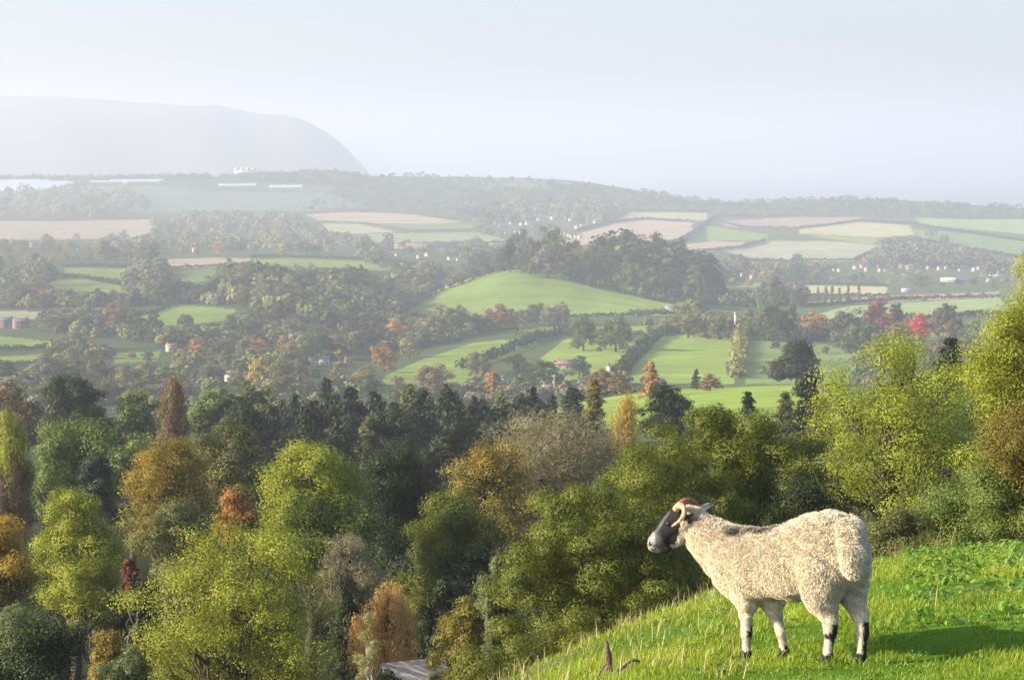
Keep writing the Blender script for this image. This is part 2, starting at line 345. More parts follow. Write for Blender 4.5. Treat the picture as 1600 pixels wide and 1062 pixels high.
# the air of the valley: even density, closed box round everything
hm, t, out = mat_base('haze')
pv = N(t, 'ShaderNodeVolumePrincipled', i={'Density': 0.00019, 'Color': (0.74, 0.765, 0.86, 1), 'Anisotropy': 0.2})
t.links.new(pv.outputs[0], out.inputs['Volume'])
bx0, bx1, by0, by1, bz0, bz1 = -26000, 26000, -3000, 41000, -222, 396
bv = [(x, y, z) for x in (bx0, bx1) for y in (by0, by1) for z in (bz0, bz1)]
bq = [(0, 1, 3, 2), (4, 6, 7, 5), (0, 4, 5, 1), (2, 3, 7, 6), (0, 2, 6, 4), (1, 5, 7, 3)]
mark(mobj('haze', np_mesh('haze', bv, bq, mats=[hm])), 'thin pale autumn haze filling the air over the whole valley', 'haze', kind='stuff')
# ------------------------------------------------------------ foliage builders
def leaf_quads(P, Nn, T, ln, wd):
    """Diamond shaped leaves at P facing Nn, long axis T."""
    T = nrm(T - Nn * (T * Nn).sum(-1, keepdims=True)); B = np.cross(Nn, T)
    ln = ln[:, None]; wd = wd[:, None]
    V = np.stack([P + T * ln * .5, P + B * wd * .5 + Nn * wd * .12, P - T * ln * .5, P - B * wd * .5 + Nn * wd * .12], 1)
    return V.reshape(-1, 3)
def cloud(rng, lobes, n, leaf, clump=0.12, per=42, flat=0.7, inner=0.12, droop=0.0, up=0.25, long=1.5, low=-0.55, rag=0.2, outness=0.8, sub=9):
    """Leaf clumps over a set of lobes (cx cy cz rx ry rz). Returns vertices and tint per leaf."""
    lobes = np.asarray(lobes, float)
    if sub:                                    # every lobe breaks up into smaller boughs
        L0 = lobes; k = np.repeat(np.arange(len(L0)), sub); d = rand_dir(rng, len(k)); d[:, 2] = np.where(d[:, 2] < -.5, -d[:, 2], d[:, 2])
        s = rng.uniform(.7, 1.12, len(k)); f = rng.uniform(.22, .44, len(k))
        lobes = np.concatenate([L0[k, :3] + L0[k, 3:] * d * s[:, None], L0[k, 3:] * f[:, None] * [1, 1, .8]], 1)
        core = L0.copy(); core[:, 3:] *= .62; lobes = np.concatenate([lobes, core[:max(1, len(core) // 2)]])
    C0 = lobes[:, :3]; R = lobes[:, 3:]
    wts = (R[:, 0] * R[:, 1] + R[:, 1] * R[:, 2] + R[:, 0] * R[:, 2]); wts /= wts.sum()
    nc = max(3, n // per); cc = []; dd = []; got = 0
    while got < nc:
        k = rng.choice(len(lobes), nc, p=wts); d = rand_dir(rng, nc)
        s = np.where(rng.random(nc) < inner, rng.uniform(.3, .8, nc), 1 + rng.normal(size=nc) * rag * .5 - .05)
        p = C0[k] + R[k] * d * s[:, None]
        ok = d[:, 2] > low
        q = np.full(nc, 9.0)
        for j in range(len(lobes)):
            e = np.linalg.norm((p - C0[j]) / R[j], axis=1); e[k == j] = 9; q = np.minimum(q, e)
        ok &= (q > .72) | (rng.random(nc) < .12)
        cc.append(p[ok]); dd.append(nrm(d / R[k])[ok]); got += ok.sum()
    cc = np.concatenate(cc)[:nc]; dd = np.concatenate(dd)[:nc]
    size = clump * rng.uniform(.55, 1.5, nc)
    cnt = np.maximum(4, (per * (size / clump) ** 2 / 1.15)).astype(int)
    k = np.repeat(np.arange(nc), cnt); m = len(k)
    off = rand_dir(rng, m) * (rng.random(m) ** .4)[:, None]
    off2 = off * size[k][:, None] * np.array([1, 1, flat])
    if droop: off2[:, 2] -= droop * clump * rng.random(m) * 2
    P = cc[k] + off2
    Nn = nrm(outness * dd[k] + 0.85 * off + .18 * rng.normal(size=(m, 3)) + np.array([0, 0, up]))
    T = rng.normal(size=(m, 3))
    if droop: T = T * .35 + np.array([0, 0, -1.0])
    s = leaf * rng.uniform(.65, 1.35, m)
    V = leaf_quads(P, Nn, T, s * long ** .5 * 1.2, s / long ** .5 * 1.2)
    ct = rng.random(nc); tint = np.clip(.85 * ct[k] + .15 * rng.random(m), 0, 1)
    return V, tint, cc
def quads_of(n): return np.arange(n * 4).reshape(-1, 4)
def tube(P, Rr, sides=6):
    P = np.asarray(P, float); Rr = np.asarray(Rr, float); n = len(P)
    T = nrm(np.gradient(P, axis=0)); a = np.array([0, 0, 1.0]) if abs(T[0][2]) < .8 else np.array([1.0, 0, 0])
    U = nrm(np.cross(T, a)); W = np.cross(T, U); ang = np.arange(sides) * 2 * pi / sides
    V = P[:, None] + Rr[:, None, None] * (np.cos(ang)[None, :, None] * U[:, None] + np.sin(ang)[None, :, None] * W[:, None])
    i = np.arange(n - 1)[:, None] * sides; j = np.arange(sides)[None]; j2 = (j + 1) % sides
    Q = np.stack([i + j, i + j2, i + sides + j2, i + sides + j], -1).reshape(-1, 4)
    return V.reshape(-1, 3), Q
def join(parts):
    Vs, Qs, o = [], [], 0
    for V, Q in parts: Vs.append(V); Qs.append(np.asarray(Q) + o); o += len(V)
    return np.concatenate(Vs), np.concatenate(Qs)
def bend(rng, a, b, n=6, wob=.06, sag=0.0):
    a = np.asarray(a, float); b = np.asarray(b, float); t = np.linspace(0, 1, n)[:, None]; Ld = np.linalg.norm(b - a)
    P = a + (b - a) * t; w_ = rng.normal(size=(n, 3)) * wob * Ld * np.sin(t * pi); P += w_; P[:, 2] += sag * Ld * np.sin(t[:, 0] * pi)
    return P
def limbs(rng, base, height, lobes, targets, r0, n_sub=3, sides=6):
    """A trunk with limbs to the lobes and branches to some leaf clumps."""
    parts = []; base = np.asarray(base, float); lobes = np.asarray(lobes, float)
    fork = base + np.array([0, 0, height * .38]); top = base + np.array([rng.normal() * .03 * height, rng.normal() * .03 * height, height * .8])
    tr = np.vstack([bend(rng, base - [0, 0, .8], fork, 5, .02), bend(rng, fork, top, 6, .05)[1:]]); rr = r0 * np.linspace(1.15, .22, len(tr)); rr[0] *= 1.35
    parts.append(tube(tr, rr, sides + 2))
    tg = np.asarray(targets)
    for lb in lobes:
        c = lb[:3]; s = tr[rng.integers(3, 8)]; s = tr[min(len(tr) - 2, max(2, int((c[2] - base[2]) / height * len(tr)) - 2))]
        P = bend(rng, s, c, 6, .07, .05); parts.append(tube(P, r0 * np.linspace(.5, .16, 6), sides))
        if len(tg):
            d = np.linalg.norm(tg - c, axis=1); near_ = np.argsort(d)[:max(8, len(tg) // max(1, len(lobes)))]
            for k in rng.choice(near_, min(n_sub, len(near_)), replace=False):
                Pb = bend(rng, P[rng.integers(2, 6)], tg[k], 5, .09); parts.append(tube(Pb, r0 * np.linspace(.17, .04, 5), max(3, sides - 2)))
    return join(parts)
def auto_lobes(rng, n, W, Hh, z0, squash=1.0, top=0.35, shape='dome'):
    """Irregular crown of n lobes about W wide and Hh high, resting on height z0."""
    out = [(0, 0, z0 + Hh * .45, W * .33, W * .33, Hh * .38)]
    for k in range(n):
        a = k * 2.399 + rng.uniform(-.4, .4); h = (k + .5) / n
        prof = {'dome': math.sqrt(max(.05, 1 - (max(0, h - .25) / .8) ** 2)), 'cone': 1.05 - .95 * h, 'tall': math.sin(min(1, h * 1.15 + .18) * pi) ** .6, 'vase': .45 + .55 * math.sin(h * 2.4), 'bush': math.sqrt(max(.05, 1 - h ** 2.4 * .85))}[shape]
        rad = W * .32 * prof * rng.uniform(.8, 1.12); s = rng.uniform(.16, .25) * W
        out.append((rad * cos(a), rad * sin(a) * squash, z0 + Hh * ((.05 if shape == 'bush' else .14) + (.80 if shape == 'bush' else .74) * h), s, s, min(s * rng.uniform(.7, 1.0), Hh * .3)))
    out.append((rng.uniform(-.1, .1) * W, rng.uniform(-.1, .1) * W, z0 + Hh * .82, W * .17, W * .17, Hh * .17))
    return np.array(out)

# hues of the wood: (one leaf colour, the other)
HUE = {
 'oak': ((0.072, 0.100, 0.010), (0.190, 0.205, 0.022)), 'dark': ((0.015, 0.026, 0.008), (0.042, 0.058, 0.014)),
 'ash': ((0.17, 0.23, 0.02), (0.34, 0.36, 0.03)), 'lime': ((0.16, 0.21, 0.02), (0.35, 0.35, 0.03)),
 'green': ((0.085, 0.13, 0.028), (0.19, 0.235, 0.04)), 'sage': ((0.095, 0.125, 0.05), (0.18, 0.21, 0.07)),
 'gold': ((0.20, 0.15, 0.02), (0.33, 0.24, 0.03)), 'goldgreen': ((0.13, 0.13, 0.02), (0.24, 0.20, 0.03)),
 'orange': ((0.28, 0.14, 0.04), (0.42, 0.21, 0.06)), 'russet': ((0.10, 0.08, 0.045), (0.19, 0.135, 0.07)),
 'peach': ((0.44, 0.27, 0.09), (0.70, 0.45, 0.17)), 'brown': ((0.13, 0.09, 0.05), (0.25, 0.17, 0.09)), 'red': ((0.10, 0.03, 0.02), (0.22, 0.06, 0.03)),
 'twig': ((0.17, 0.155, 0.095), (0.29, 0.26, 0.16)), 'yellow': ((0.36, 0.25, 0.03), (0.50, 0.36, 0.05)), 'maple': ((0.11, 0.12, 0.018), (0.24, 0.17, 0.025)),
 'olive': ((0.085, 0.10, 0.030), (0.17, 0.175, 0.05)), 'spruce': ((0.016, 0.028, 0.014), (0.045, 0.065, 0.026)), 'pale': ((0.24, 0.25, 0.10), (0.36, 0.33, 0.15)),
}
REG = []
def big_tree(name, cat, label, box, depth, hue, kind='broad', lobes_n=9, shape='dome', dens=1.0, leaf_px=1.5, clump=.11, group=None, trunk_mat=None,
             mix=None, trunk_r=None, seed=None, per=42, yoff=0.0, airy=False, squash=1.0, limb=4):
    """One tree of the near wood. box is its crown in the picture; depth its distance in metres."""
    px0, px1, r0, r1 = box; rng = np.random.default_rng(seed if seed is not None else abs(hash((px0, px1, r0))) % 99991)
    c = at((px0 + px1) / 2, (r0 + r1) / 2, depth); x, y = c[0], c[1]
    W = (px1 - px0) / F * depth; top = at(px0, r0, depth)[2]; bot = at(px0, r1, depth)[2]; g = Hs(x, y)
    bot = max(bot, g + .1); Hh = max(top - bot, 1.0); HT = top - g
    root = empty(name, (x, y, g)); mark(root, label, cat, group)
    z0 = bot - g; leaf = leaf_px * depth / 1991.0
    area = (W * F / depth * .64) * (Hh * F / depth * .64); n = int(min(210000, dens * 6.2 * .785 * area / (leaf_px ** 2 * .5)))
    tm = trunk_mat or BARK; tr_ = trunk_r or (0.022 * HT + .06)
    if kind == 'broad':
        lb = auto_lobes(rng, lobes_n, W, Hh, z0, squash, shape=shape)
        V, ti, cc = cloud(rng, lb, n, leaf, clump * W, per, rag=.34 if airy else .2, inner=.05 if airy else .14)
        tv, tq = limbs(rng, (0, 0, 0), HT, lb, cc, tr_, limb)
    elif kind == 'weep':
        lb = auto_lobes(rng, lobes_n, W, Hh, z0, squash, shape=shape)
        V, ti, cc = cloud(rng, lb, n, leaf * .9, clump * W, per, droop=2.2, long=4.5, flat=1.6, up=0, rag=.25, low=-.9)
        tv, tq = limbs(rng, (0, 0, 0), HT, lb, cc, tr_, 2)
    elif kind == 'poplar':
        lb = [(rng.uniform(-.06, .06) * W, rng.uniform(-.06, .06) * W, z0 + Hh * (.08 + .84 * h), W * .46 * math.sin(min(1, .16 + h * .88) * pi) ** .55, W * .46 * math.sin(min(1, .16 + h * .88) * pi) ** .55, Hh * .10) for h in np.linspace(0, 1, 9)]
        V, ti, cc = cloud(rng, lb, n, leaf * .8, clump * W, per, sub=0, long=5.0, flat=2.2, up=0, inner=.35, low=-1, droop=.01, rag=.25)
        parts = [tube(bend(rng, (0, 0, -.8), (0, 0, HT * .95), 8, .01), tr_ * np.linspace(1, .12, 8), 8)]
        for k in range(70):
            a = rng.uniform(0, 2 * pi); h = rng.uniform(.05, .8); r_ = W * .42 * rng.uniform(.4, 1)
            p = np.array([0, 0, z0 + Hh * h * .8]); e = p + [cos(a) * r_, sin(a) * r_, Hh * rng.uniform(.12, .28)]
            parts.append(tube(bend(rng, p, e, 5, .05, -.06), tr_ * np.linspace(.22, .05, 5), 4))
        tv, tq = join(parts)
    elif kind == 'bare':
        lb = auto_lobes(rng, lobes_n, W, Hh, z0, squash, shape=shape)
        V, ti, cc = cloud(rng, lb, n, leaf, clump * W, per, long=9.0, flat=1.0, up=.0, inner=.35, outness=.1, rag=.22)
        # twigs point outwards
        tv, tq = limbs(rng, (0, 0, 0), HT, lb, cc, tr_ * .9, 14)
    elif kind == 'conifer':
        nb = 150; hs = np.sort(rng.random(nb)) ** .85; az = rng.uniform(0, 2 * pi, nb)
        Lb = W * .5 * (1.04 - hs) ** .55 * rng.uniform(.62, 1.12, nb)
        Lb *= .8 + .25 * np.sin(hs * 38)
        cnt = np.maximum(6, (n * Lb / Lb.sum())).astype(int); k = np.repeat(np.arange(nb), cnt); m = len(k)
        t = rng.random(m) ** .7; sp = rng.normal(size=(m, 3)) * (W * .035 + Lb[k][:, None] * .10)
        P = np.stack([np.cos(az[k]) * Lb[k] * t, np.sin(az[k]) * Lb[k] * t, z0 + Hh * hs[k] - Lb[k] * (.28 * t ** 1.6) + .0], -1) + sp * [1, 1, .45]
        out_ = np.stack([np.cos(az[k]), np.sin(az[k]), np.full(m, .8)], -1)
        Nn = nrm(out_ + .6 * rng.normal(size=(m, 3))); T = nrm(np.stack([np.cos(az[k]), np.sin(az[k]), -.5 + 0 * t], -1) + .5 * rng.normal(size=(m, 3)))
        s = leaf * rng.uniform(.7, 1.4, m); V = leaf_quads(P, Nn, T, s * 1.9, s * .8); ti = np.clip(.5 * rng.random(nb)[k] + .5 * rng.random(m), 0, 1)
        parts = [tube(bend(rng, (0, 0, -.8), (0, 0, HT * .985), 8, .006), tr_ * np.linspace(1, .08, 8), 8)]
        for q in range(0, nb, 3):
            p = np.array([0, 0, z0 + Hh * hs[q]]); e = p + [cos(az[q]) * Lb[q] * .9, sin(az[q]) * Lb[q] * .9, -Lb[q] * .25]
            parts.append(tube(bend(rng, p, e, 4, .03), tr_ * np.linspace(.16, .04, 4), 4))
        tv, tq = join(parts)
    mats = [leaf_mat(*HUE[hue])]
    me = np_mesh(name + '_crown', V, quads_of(len(V) // 4), mats=mats, fattr=ti)
    if mix:                                    # some limbs have turned another colour
        h2, share, side = mix; me.materials.append(leaf_mat(*HUE[h2]))
        cpos = V.reshape(-1, 4, 3).mean(1); s_ = np.array(side, float)
        v_ = (cpos / [W, W, Hh]) @ s_ + .10 * np.sin(cpos[:, 0] * 9 / W + cpos[:, 2] * 7 / Hh) + rng.normal(size=len(cpos)) * .06
        me.polygons.foreach_set('material_index', (v_ > np.quantile(v_, 1 - share)).astype(np.int32))
    mobj('trunk', np_mesh(name + '_trunk', tv, tq, mats=[tm], smooth=True), root)
    mobj('branches' if kind == 'bare' else 'crown', me, root)
    return root
# ------------------------------------------------------------ the near wood below the knoll
T = big_tree
T('oak_tree', 'oak', 'dense rounded green oak spreading lowest to the left of the sheep', (758, 1130, 762, 1130), 62, 'oak', lobes_n=18, clump=.038, per=30, dens=1.5, seed=11, limb=2, shape='bush')
T('oak_tree', 'oak', 'dense rounded green oak directly behind the head of the sheep', (838, 1210, 696, 1060), 70, 'oak', lobes_n=17, clump=.038, per=30, dens=1.5, seed=112, limb=2, shape='bush')
T('oak_tree', 'oak', 'dark green oak rising behind the back of the sheep, tallest of the three', (965, 1290, 640, 960), 78, 'oak', lobes_n=16, clump=.042, per=30, dens=1.4, seed=12, limb=2, shape='bush')
T('ash_tree', 'ash', 'airy yellow green ash with dark bare limbs showing, above the rump of the sheep', (1222, 1550, 546, 880), 92, 'ash', lobes_n=12, clump=.075, dens=.38, seed=13, airy=True, limb=9, shape='dome', trunk_r=.42)
T('ash_tree', 'ash', 'tall yellow green tree cut by the right edge of the photo', (1515, 1760, 405, 720), 62, 'lime', lobes_n=12, clump=.10, dens=.7, seed=14, airy=True, limb=6, shape='tall')
T('maple_tree', 'maple', 'maple with green and rust leaves at the right edge above the turf', (1505, 1730, 628, 900), 44, 'maple', lobes_n=10, clump=.10, seed=15, mix=('green', .5, (-.2, 0, -1)))
T('pine_tree', 'pine', 'dark flat topped pine behind the right side of the yellow green ash', (1440, 1530, 530, 660), 200, 'spruce', kind='conifer', dens=1.3, seed=16)
T('spruce_tree', 'spruce', 'small dark spruce tip showing behind the top of the yellow green ash', (1385, 1450, 545, 690), 210, 'spruce', kind='conifer', seed=17)
T('spruce_tree', 'spruce', 'dark spruce between the ash and the tall tree at the right edge', (1515, 1580, 560, 720), 190, 'spruce', kind='conifer', seed=18)
T('broadleaf_tree', 'tree', 'dark green tree closing the gap under the tall tree at the right edge', (1480, 1640, 560, 800), 120, 'green', seed=19, lobes_n=8)
T('hawthorn_bush', 'bush', 'green thorn bush under the ash, just right of the rump of the sheep', (1340, 1460, 800, 900), 44, 'olive', seed=20, lobes_n=6, clump=.14)
T('hawthorn_bush', 'bush', 'green bush under the right half of the ash at the turf edge', (1420, 1570, 770, 900), 47, 'green', seed=21, lobes_n=7, clump=.14)
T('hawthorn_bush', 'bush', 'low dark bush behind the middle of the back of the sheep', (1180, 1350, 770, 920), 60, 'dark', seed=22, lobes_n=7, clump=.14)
T('bare_tree', 'tree', 'leafless grey brown tree with fine twigs left above the green oak', (745, 990, 676, 850), 150, 'twig', kind='bare', dens=.75, seed=23, lobes_n=11)
T('oak_tree', 'oak', 'half bare oak with amber leaf tips between the dark trees and the leafless tree', (685, 850, 700, 880), 142, 'goldgreen', lobes_n=9, dens=.55, airy=True, seed=24, limb=9, mix=('gold', .3, (-.2, 0, 1)))
T('broadleaf_tree', 'tree', 'dark green tree in the centre of the wood right of the bright green willow', (545, 700, 698, 900), 155, 'dark', seed=25, lobes_n=11, dens=1.1, shape='bush')
T('broadleaf_tree', 'tree', 'shaded brown green oak between the central dark tree and the big green oak', (628, 790, 770, 990), 118, 'oak', seed=26, lobes_n=11, shape='bush')
T('willow_tree', 'willow', 'soft bright green willow in the middle of the wood with yellow top', (385, 590, 702, 940), 112, 'green', seed=27, lobes_n=11, clump=.10, per=52, mix=('lime', .3, (-.2, 0, 1)))
T('cherry_tree', 'cherry', 'small orange leaved tree against the left side of the bright green willow', (328, 412, 762, 870), 106, 'orange', seed=281, lobes_n=8, clump=.10, shape='bush')
T('oak_tree', 'oak', 'golden orange oak left of centre in the wood', (180, 345, 690, 900), 168, 'goldgreen', seed=29, lobes_n=11, mix=('gold', .55, (.1, 0, 1)))
T('oak_tree', 'oak', 'dull brown gold oak just right of and behind the golden one', (290, 430, 668, 850), 185, 'goldgreen', seed=30, lobes_n=10, mix=('olive', .4, (.4, 0, 1)))
T('willow_tree', 'willow', 'yellow green willow with many upright stems at the left of the wood', (28, 205, 768, 1010), 118, 'lime', seed=31, lobes_n=10, dens=.6, airy=True, shape='tall', clump=.08)
T('broadleaf_tree', 'tree', 'rounded mid green tree above the yellow green willow at the left', (45, 195, 655, 830), 205, 'green', seed=32, lobes_n=10, shape='bush')
T('yew_tree', 'yew', 'almost black yew tucked under the rounded green tree at the left', (108, 190, 712, 830), 188, 'spruce', seed=33, lobes_n=6, shape='cone')
T('poplar_tree', 'poplar', 'thin brown poplar column standing alone above the golden oak', (244, 297, 572, 730), 255, 'brown', kind='poplar', seed=34, dens=.9)
T('poplar_tree', 'poplar', 'tall brown poplar with yellow tip at the left edge of the photo', (-12, 52, 622, 850), 175, 'brown', kind='poplar', seed=35, mix=('lime', .3, (0, 0, 1)))
T('poplar_tree', 'poplar', 'second brown poplar half cut off by the left edge', (-70, -8, 640, 850), 178, 'brown', kind='poplar', seed=36)
T('oak_tree', 'oak', 'dark round headed oak standing above the left of the wood', (55, 168, 588, 720), 330, 'dark', seed=37, lobes_n=11, dens=1.1, shape='bush')
T('ash_tree', 'ash', 'large yellow green ash with black limbs filling the bottom left centre', (195, 545, 828, 1180), 84, 'lime', lobes_n=15, clump=.07, dens=.40, seed=38, airy=True, limb=9, trunk_r=.42)
T('broadleaf_tree', 'tree', 'olive bush like tree between the golden oak and the large bottom ash', (225, 350, 788, 940), 128, 'olive', seed=39, lobes_n=8)
T('acer_shrub', 'shrub', 'dark red shrub in the hollow left of the olive tree', (184, 222, 872, 940), 112, 'red', seed=40, lobes_n=7, clump=.12, shape='bush')
T('hazel_tree', 'hazel', 'bare brown hazel between the bright willow and the shaded brown green oak', (485, 600, 835, 1000), 104, 'twig', kind='bare', seed=41, dens=.35, lobes_n=8)
T('beech_tree', 'beech', 'peach orange weeping tree at the bottom centre beside the barn roof', (545, 656, 902, 1090), 88, 'peach', kind='weep', seed=42, lobes_n=11, dens=.7, clump=.07)
T('bare_tree', 'tree', 'pale leafless sapling in front of the peach orange weeping tree', (545, 605, 955, 1140), 74, 'pale', kind='bare', seed=43, dens=.10, lobes_n=4, shape='tall', trunk_mat=BARK_PALE, trunk_r=.07)
T('broadleaf_tree', 'tree', 'dark shrubby tree filling the corner between ash and peach orange tree', (500, 580, 930, 1140), 92, 'dark', seed=44, lobes_n=7)
T('willow_tree', 'willow', 'yellowish tree cut by the left edge above the dark bottom corner', (-70, 62, 812, 1010), 100, 'goldgreen', seed=45, lobes_n=8, mix=('yellow', .3, (0, 0, 1)))
T('yew_tree', 'yew', 'dark feathery green tree filling the bottom left corner', (-60, 145, 958, 1180), 72, 'dark', seed=46, lobes_n=10, mix=('sage', .35, (-.6, 0, 1)), dens=1.1)
T('field_maple', 'maple', 'small amber topped bush behind the bottom left corner tree', (136, 205, 984, 1100), 90, 'gold', seed=47, lobes_n=5, clump=.15)
T('hazel_bush', 'bush', 'pale green bush at the very bottom between corner tree and ash', (150, 250, 1015, 1160), 80, 'sage', seed=48, lobes_n=6)
T('hawthorn_bush', 'bush', 'dark bush hiding the foot of the barn', (575, 640, 1048, 1160), 73, 'dark', seed=148, lobes_n=6, shape='bush')
T('hawthorn_bush', 'bush', 'olive bush under the right end of the barn roof', (640, 740, 1058, 1160), 70, 'olive', seed=149, lobes_n=6, shape='bush')
T('field_maple', 'maple', 'yellow green maple just right of the barn roof', (672, 780, 935, 1130), 74, 'goldgreen', seed=49, lobes_n=9, dens=.9)
T('hazel_tree', 'hazel', 'feathery green bush between the yellow green maple and the big oak', (740, 815, 870, 1120), 70, 'sage', seed=50, lobes_n=7, shape='tall')
T('birch_tree', 'birch', 'yellow weeping birch with a pale stem in front of the bright field', (950, 1006, 602, 712), 262, 'yellow', kind='weep', seed=51, lobes_n=7, dens=.7, trunk_mat=BARK_PALE, trunk_r=.16, shape='cone', clump=.13)
T('holm_oak', 'oak', 'dark round evergreen just right of the yellow birch', (1000, 1086, 606, 700), 300, 'dark', seed=52, lobes_n=8)
T('holm_oak', 'oak', 'dark round tree standing alone above the left end of the yellow green ash', (1208, 1280, 537, 606), 640, 'dark', seed=53, lobes_n=4, shape='bush', dens=3.0, clump=.16)
T('pine_tree', 'pine', 'green pine left of the ash at the lower edge of the bright field', (1195, 1258, 612, 720), 240, 'olive', kind='conifer', seed=54)
T('pine_tree', 'pine', 'small feathery pine in front of the bright field behind the oak', (1145, 1192, 612, 700), 235, 'spruce', kind='conifer', seed=55)
T('larch_tree', 'larch', 'yellowing larch standing between dark conifers and the yellow birch', (905, 952, 592, 700), 330, 'goldgreen', kind='conifer', seed=56)
# the tree tops behind the gaps of the near wood
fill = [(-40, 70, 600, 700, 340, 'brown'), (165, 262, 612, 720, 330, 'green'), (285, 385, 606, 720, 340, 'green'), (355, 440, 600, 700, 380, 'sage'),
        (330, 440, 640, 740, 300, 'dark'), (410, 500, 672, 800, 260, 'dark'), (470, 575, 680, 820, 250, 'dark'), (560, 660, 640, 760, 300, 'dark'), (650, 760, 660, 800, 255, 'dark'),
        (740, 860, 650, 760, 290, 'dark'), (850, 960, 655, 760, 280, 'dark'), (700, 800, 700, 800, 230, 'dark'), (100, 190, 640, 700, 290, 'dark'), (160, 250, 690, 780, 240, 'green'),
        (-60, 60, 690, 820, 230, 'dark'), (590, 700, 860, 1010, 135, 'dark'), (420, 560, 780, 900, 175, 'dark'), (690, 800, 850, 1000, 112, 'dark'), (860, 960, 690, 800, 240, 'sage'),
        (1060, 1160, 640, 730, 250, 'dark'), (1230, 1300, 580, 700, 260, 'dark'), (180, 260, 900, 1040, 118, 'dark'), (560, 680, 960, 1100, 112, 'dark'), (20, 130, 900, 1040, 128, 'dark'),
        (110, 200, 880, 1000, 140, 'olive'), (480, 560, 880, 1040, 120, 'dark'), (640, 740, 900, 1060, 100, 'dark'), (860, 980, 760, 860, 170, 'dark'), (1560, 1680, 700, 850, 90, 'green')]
spots_txt = ['at the far left behind the poplars', 'behind the brown poplar column', 'right of the brown poplar column', 'at the left end of the conifer belt', 'below the left end of the conifers',
 'under the conifers above the bright willow', 'between the conifers and the bright willow', 'below the middle of the conifer belt', 'just above the half bare amber oak', 'between the conifers and the leafless tree',
 'behind the leafless grey tree', 'above the central dark tree', 'behind the rounded green tree at the left', 'left of the golden oak', 'behind the left edge poplars',
 'in the deep shade above the peach orange tree', 'between the golden oak and the bright willow', 'between the shaded oak and the big green oak', 'right of the leafless tree', 'behind the top of the tallest oak',
 'left behind the yellow green ash', 'in the hollow left of the bottom ash', 'in deep shade right of the peach orange tree', 'in the shade under the left willow', 'right of the left yellow green willow',
 'behind the bare brown hazel', 'in the dark gap above the barn roof', 'behind the left shoulder of the big green oak', 'low behind the maple at the right edge']
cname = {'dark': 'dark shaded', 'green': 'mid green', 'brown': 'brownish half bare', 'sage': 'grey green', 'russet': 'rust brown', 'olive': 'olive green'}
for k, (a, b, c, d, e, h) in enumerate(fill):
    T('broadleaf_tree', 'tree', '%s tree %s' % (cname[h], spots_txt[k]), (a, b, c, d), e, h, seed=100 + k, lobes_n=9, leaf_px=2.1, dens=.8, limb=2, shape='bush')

# conifer belt: five source trees, the others are copies of them
protos = []
crng = np.random.default_rng(5)
def copy_tree(src, loc, scale, rot, label, hue_col=None):
    r = src.copy(); COL.objects.link(r); r.location = loc; r.scale = scale; r.rotation_euler = (0, 0, rot); r['label'] = label
    for ch in src.children:
        c = ch.copy(); COL.objects.link(c); c.parent = r
        if hue_col: c.color = hue_col
    return r
belt = []
for px in np.arange(372, 905, 19.0):
    belt.append((px + crng.uniform(-7, 7), crng.uniform(592, 632) + (14 if px < 470 else 0) + (8 if px > 760 else 0), crng.uniform(352, 392), crng.uniform(62, 96)))
for px in np.arange(395, 880, 26.0):
    belt.append((px + crng.uniform(-8, 8), crng.uniform(625, 660), crng.uniform(318, 345), crng.uniform(60, 84)))
ORD = ['first', 'second', 'third', 'fourth', 'fifth', 'sixth', 'seventh', 'eighth', 'ninth', 'tenth', 'eleventh', 'twelfth', 'thirteenth', 'fourteenth', 'fifteenth', 'sixteenth', 'seventeenth', 'eighteenth', 'nineteenth', 'twentieth']
ORD += ['twenty ' + o for o in ORD[:9]] + ['thirtieth'] + ['thirty ' + o for o in ORD[:9]] + ['fortieth']
nback = len(np.arange(372, 905, 19.0))
order = sorted(range(nback), key=lambda i: belt[i][0]); rank = {i: k for k, i in enumerate(order)}
order2 = sorted(range(nback, len(belt)), key=lambda i: belt[i][0]); rank.update({i: k for k, i in enumerate(order2)})
for i, (px, rt, dp, wp) in enumerate(belt):
    back = i < nback
    lab = '%s dark spruce from the left in the %s row of the conifer belt' % (ORD[rank[i]], 'back' if back else 'front')
    p = at(px, rt, dp); g = Hs(p[0], p[1]); ht = p[2] - g; W = wp / F * dp
    if len(protos) < 6:
        hue = ['spruce', 'spruce', 'dark', 'spruce', 'olive', 'spruce'][len(protos)]
        r = T('spruce_tree', 'spruce', lab, (px - wp / 2, px + wp / 2, rt, 531 + F * .5), dp, hue, kind='conifer', seed=60 + i, group='dark conifers in the belt at the valley edge', leaf_px=2.2, dens=.5)
        protos.append((r, W, ht))
    else:
        s, W0, h0 = protos[int(crng.integers(0, 6))]
        copy_tree(s, (p[0], p[1], g), (W / W0, W / W0, ht / h0), crng.uniform(0, 6.28), lab)
HOUSES = [(774,350),(798,351),(812,346),(815,353),(806,364),(815,366),(838,338),(846,339),(858,341),(869,340),(884,343),(892,346),(909,354),(917,356),(884,368),(893,372),(900,371),(789,366),(930,350),(851,341),(864,343),(824,352),(902,358),(889,370),(906,373),(781,355),(842,345),(918,347),(822,361)]+[(604,398),(620,400),(641,399),(668,400),(702,406),(712,407),(728,407),(740,409),(748,408),(760,408),(690,402),(655,404)]+[(1303,424),(1312,425),(1332,419),(1337,421),(1347,419),(1355,424),(1372,418),(1376,425),(1383,424),(1408,420),(1419,421),(1425,420),(1451,421),(1468,422),(1478,422),(1500,424),(1505,420),(1522,424),(1530,422),(1560,427),(1568,424),(1546,442),(1160,432),(1175,436),(1300,437)]+[(8,412),(46,404),(90,388),(122,392),(145,388),(270,392),(283,392),(296,393),(305,394),(408,392),(50,386)]
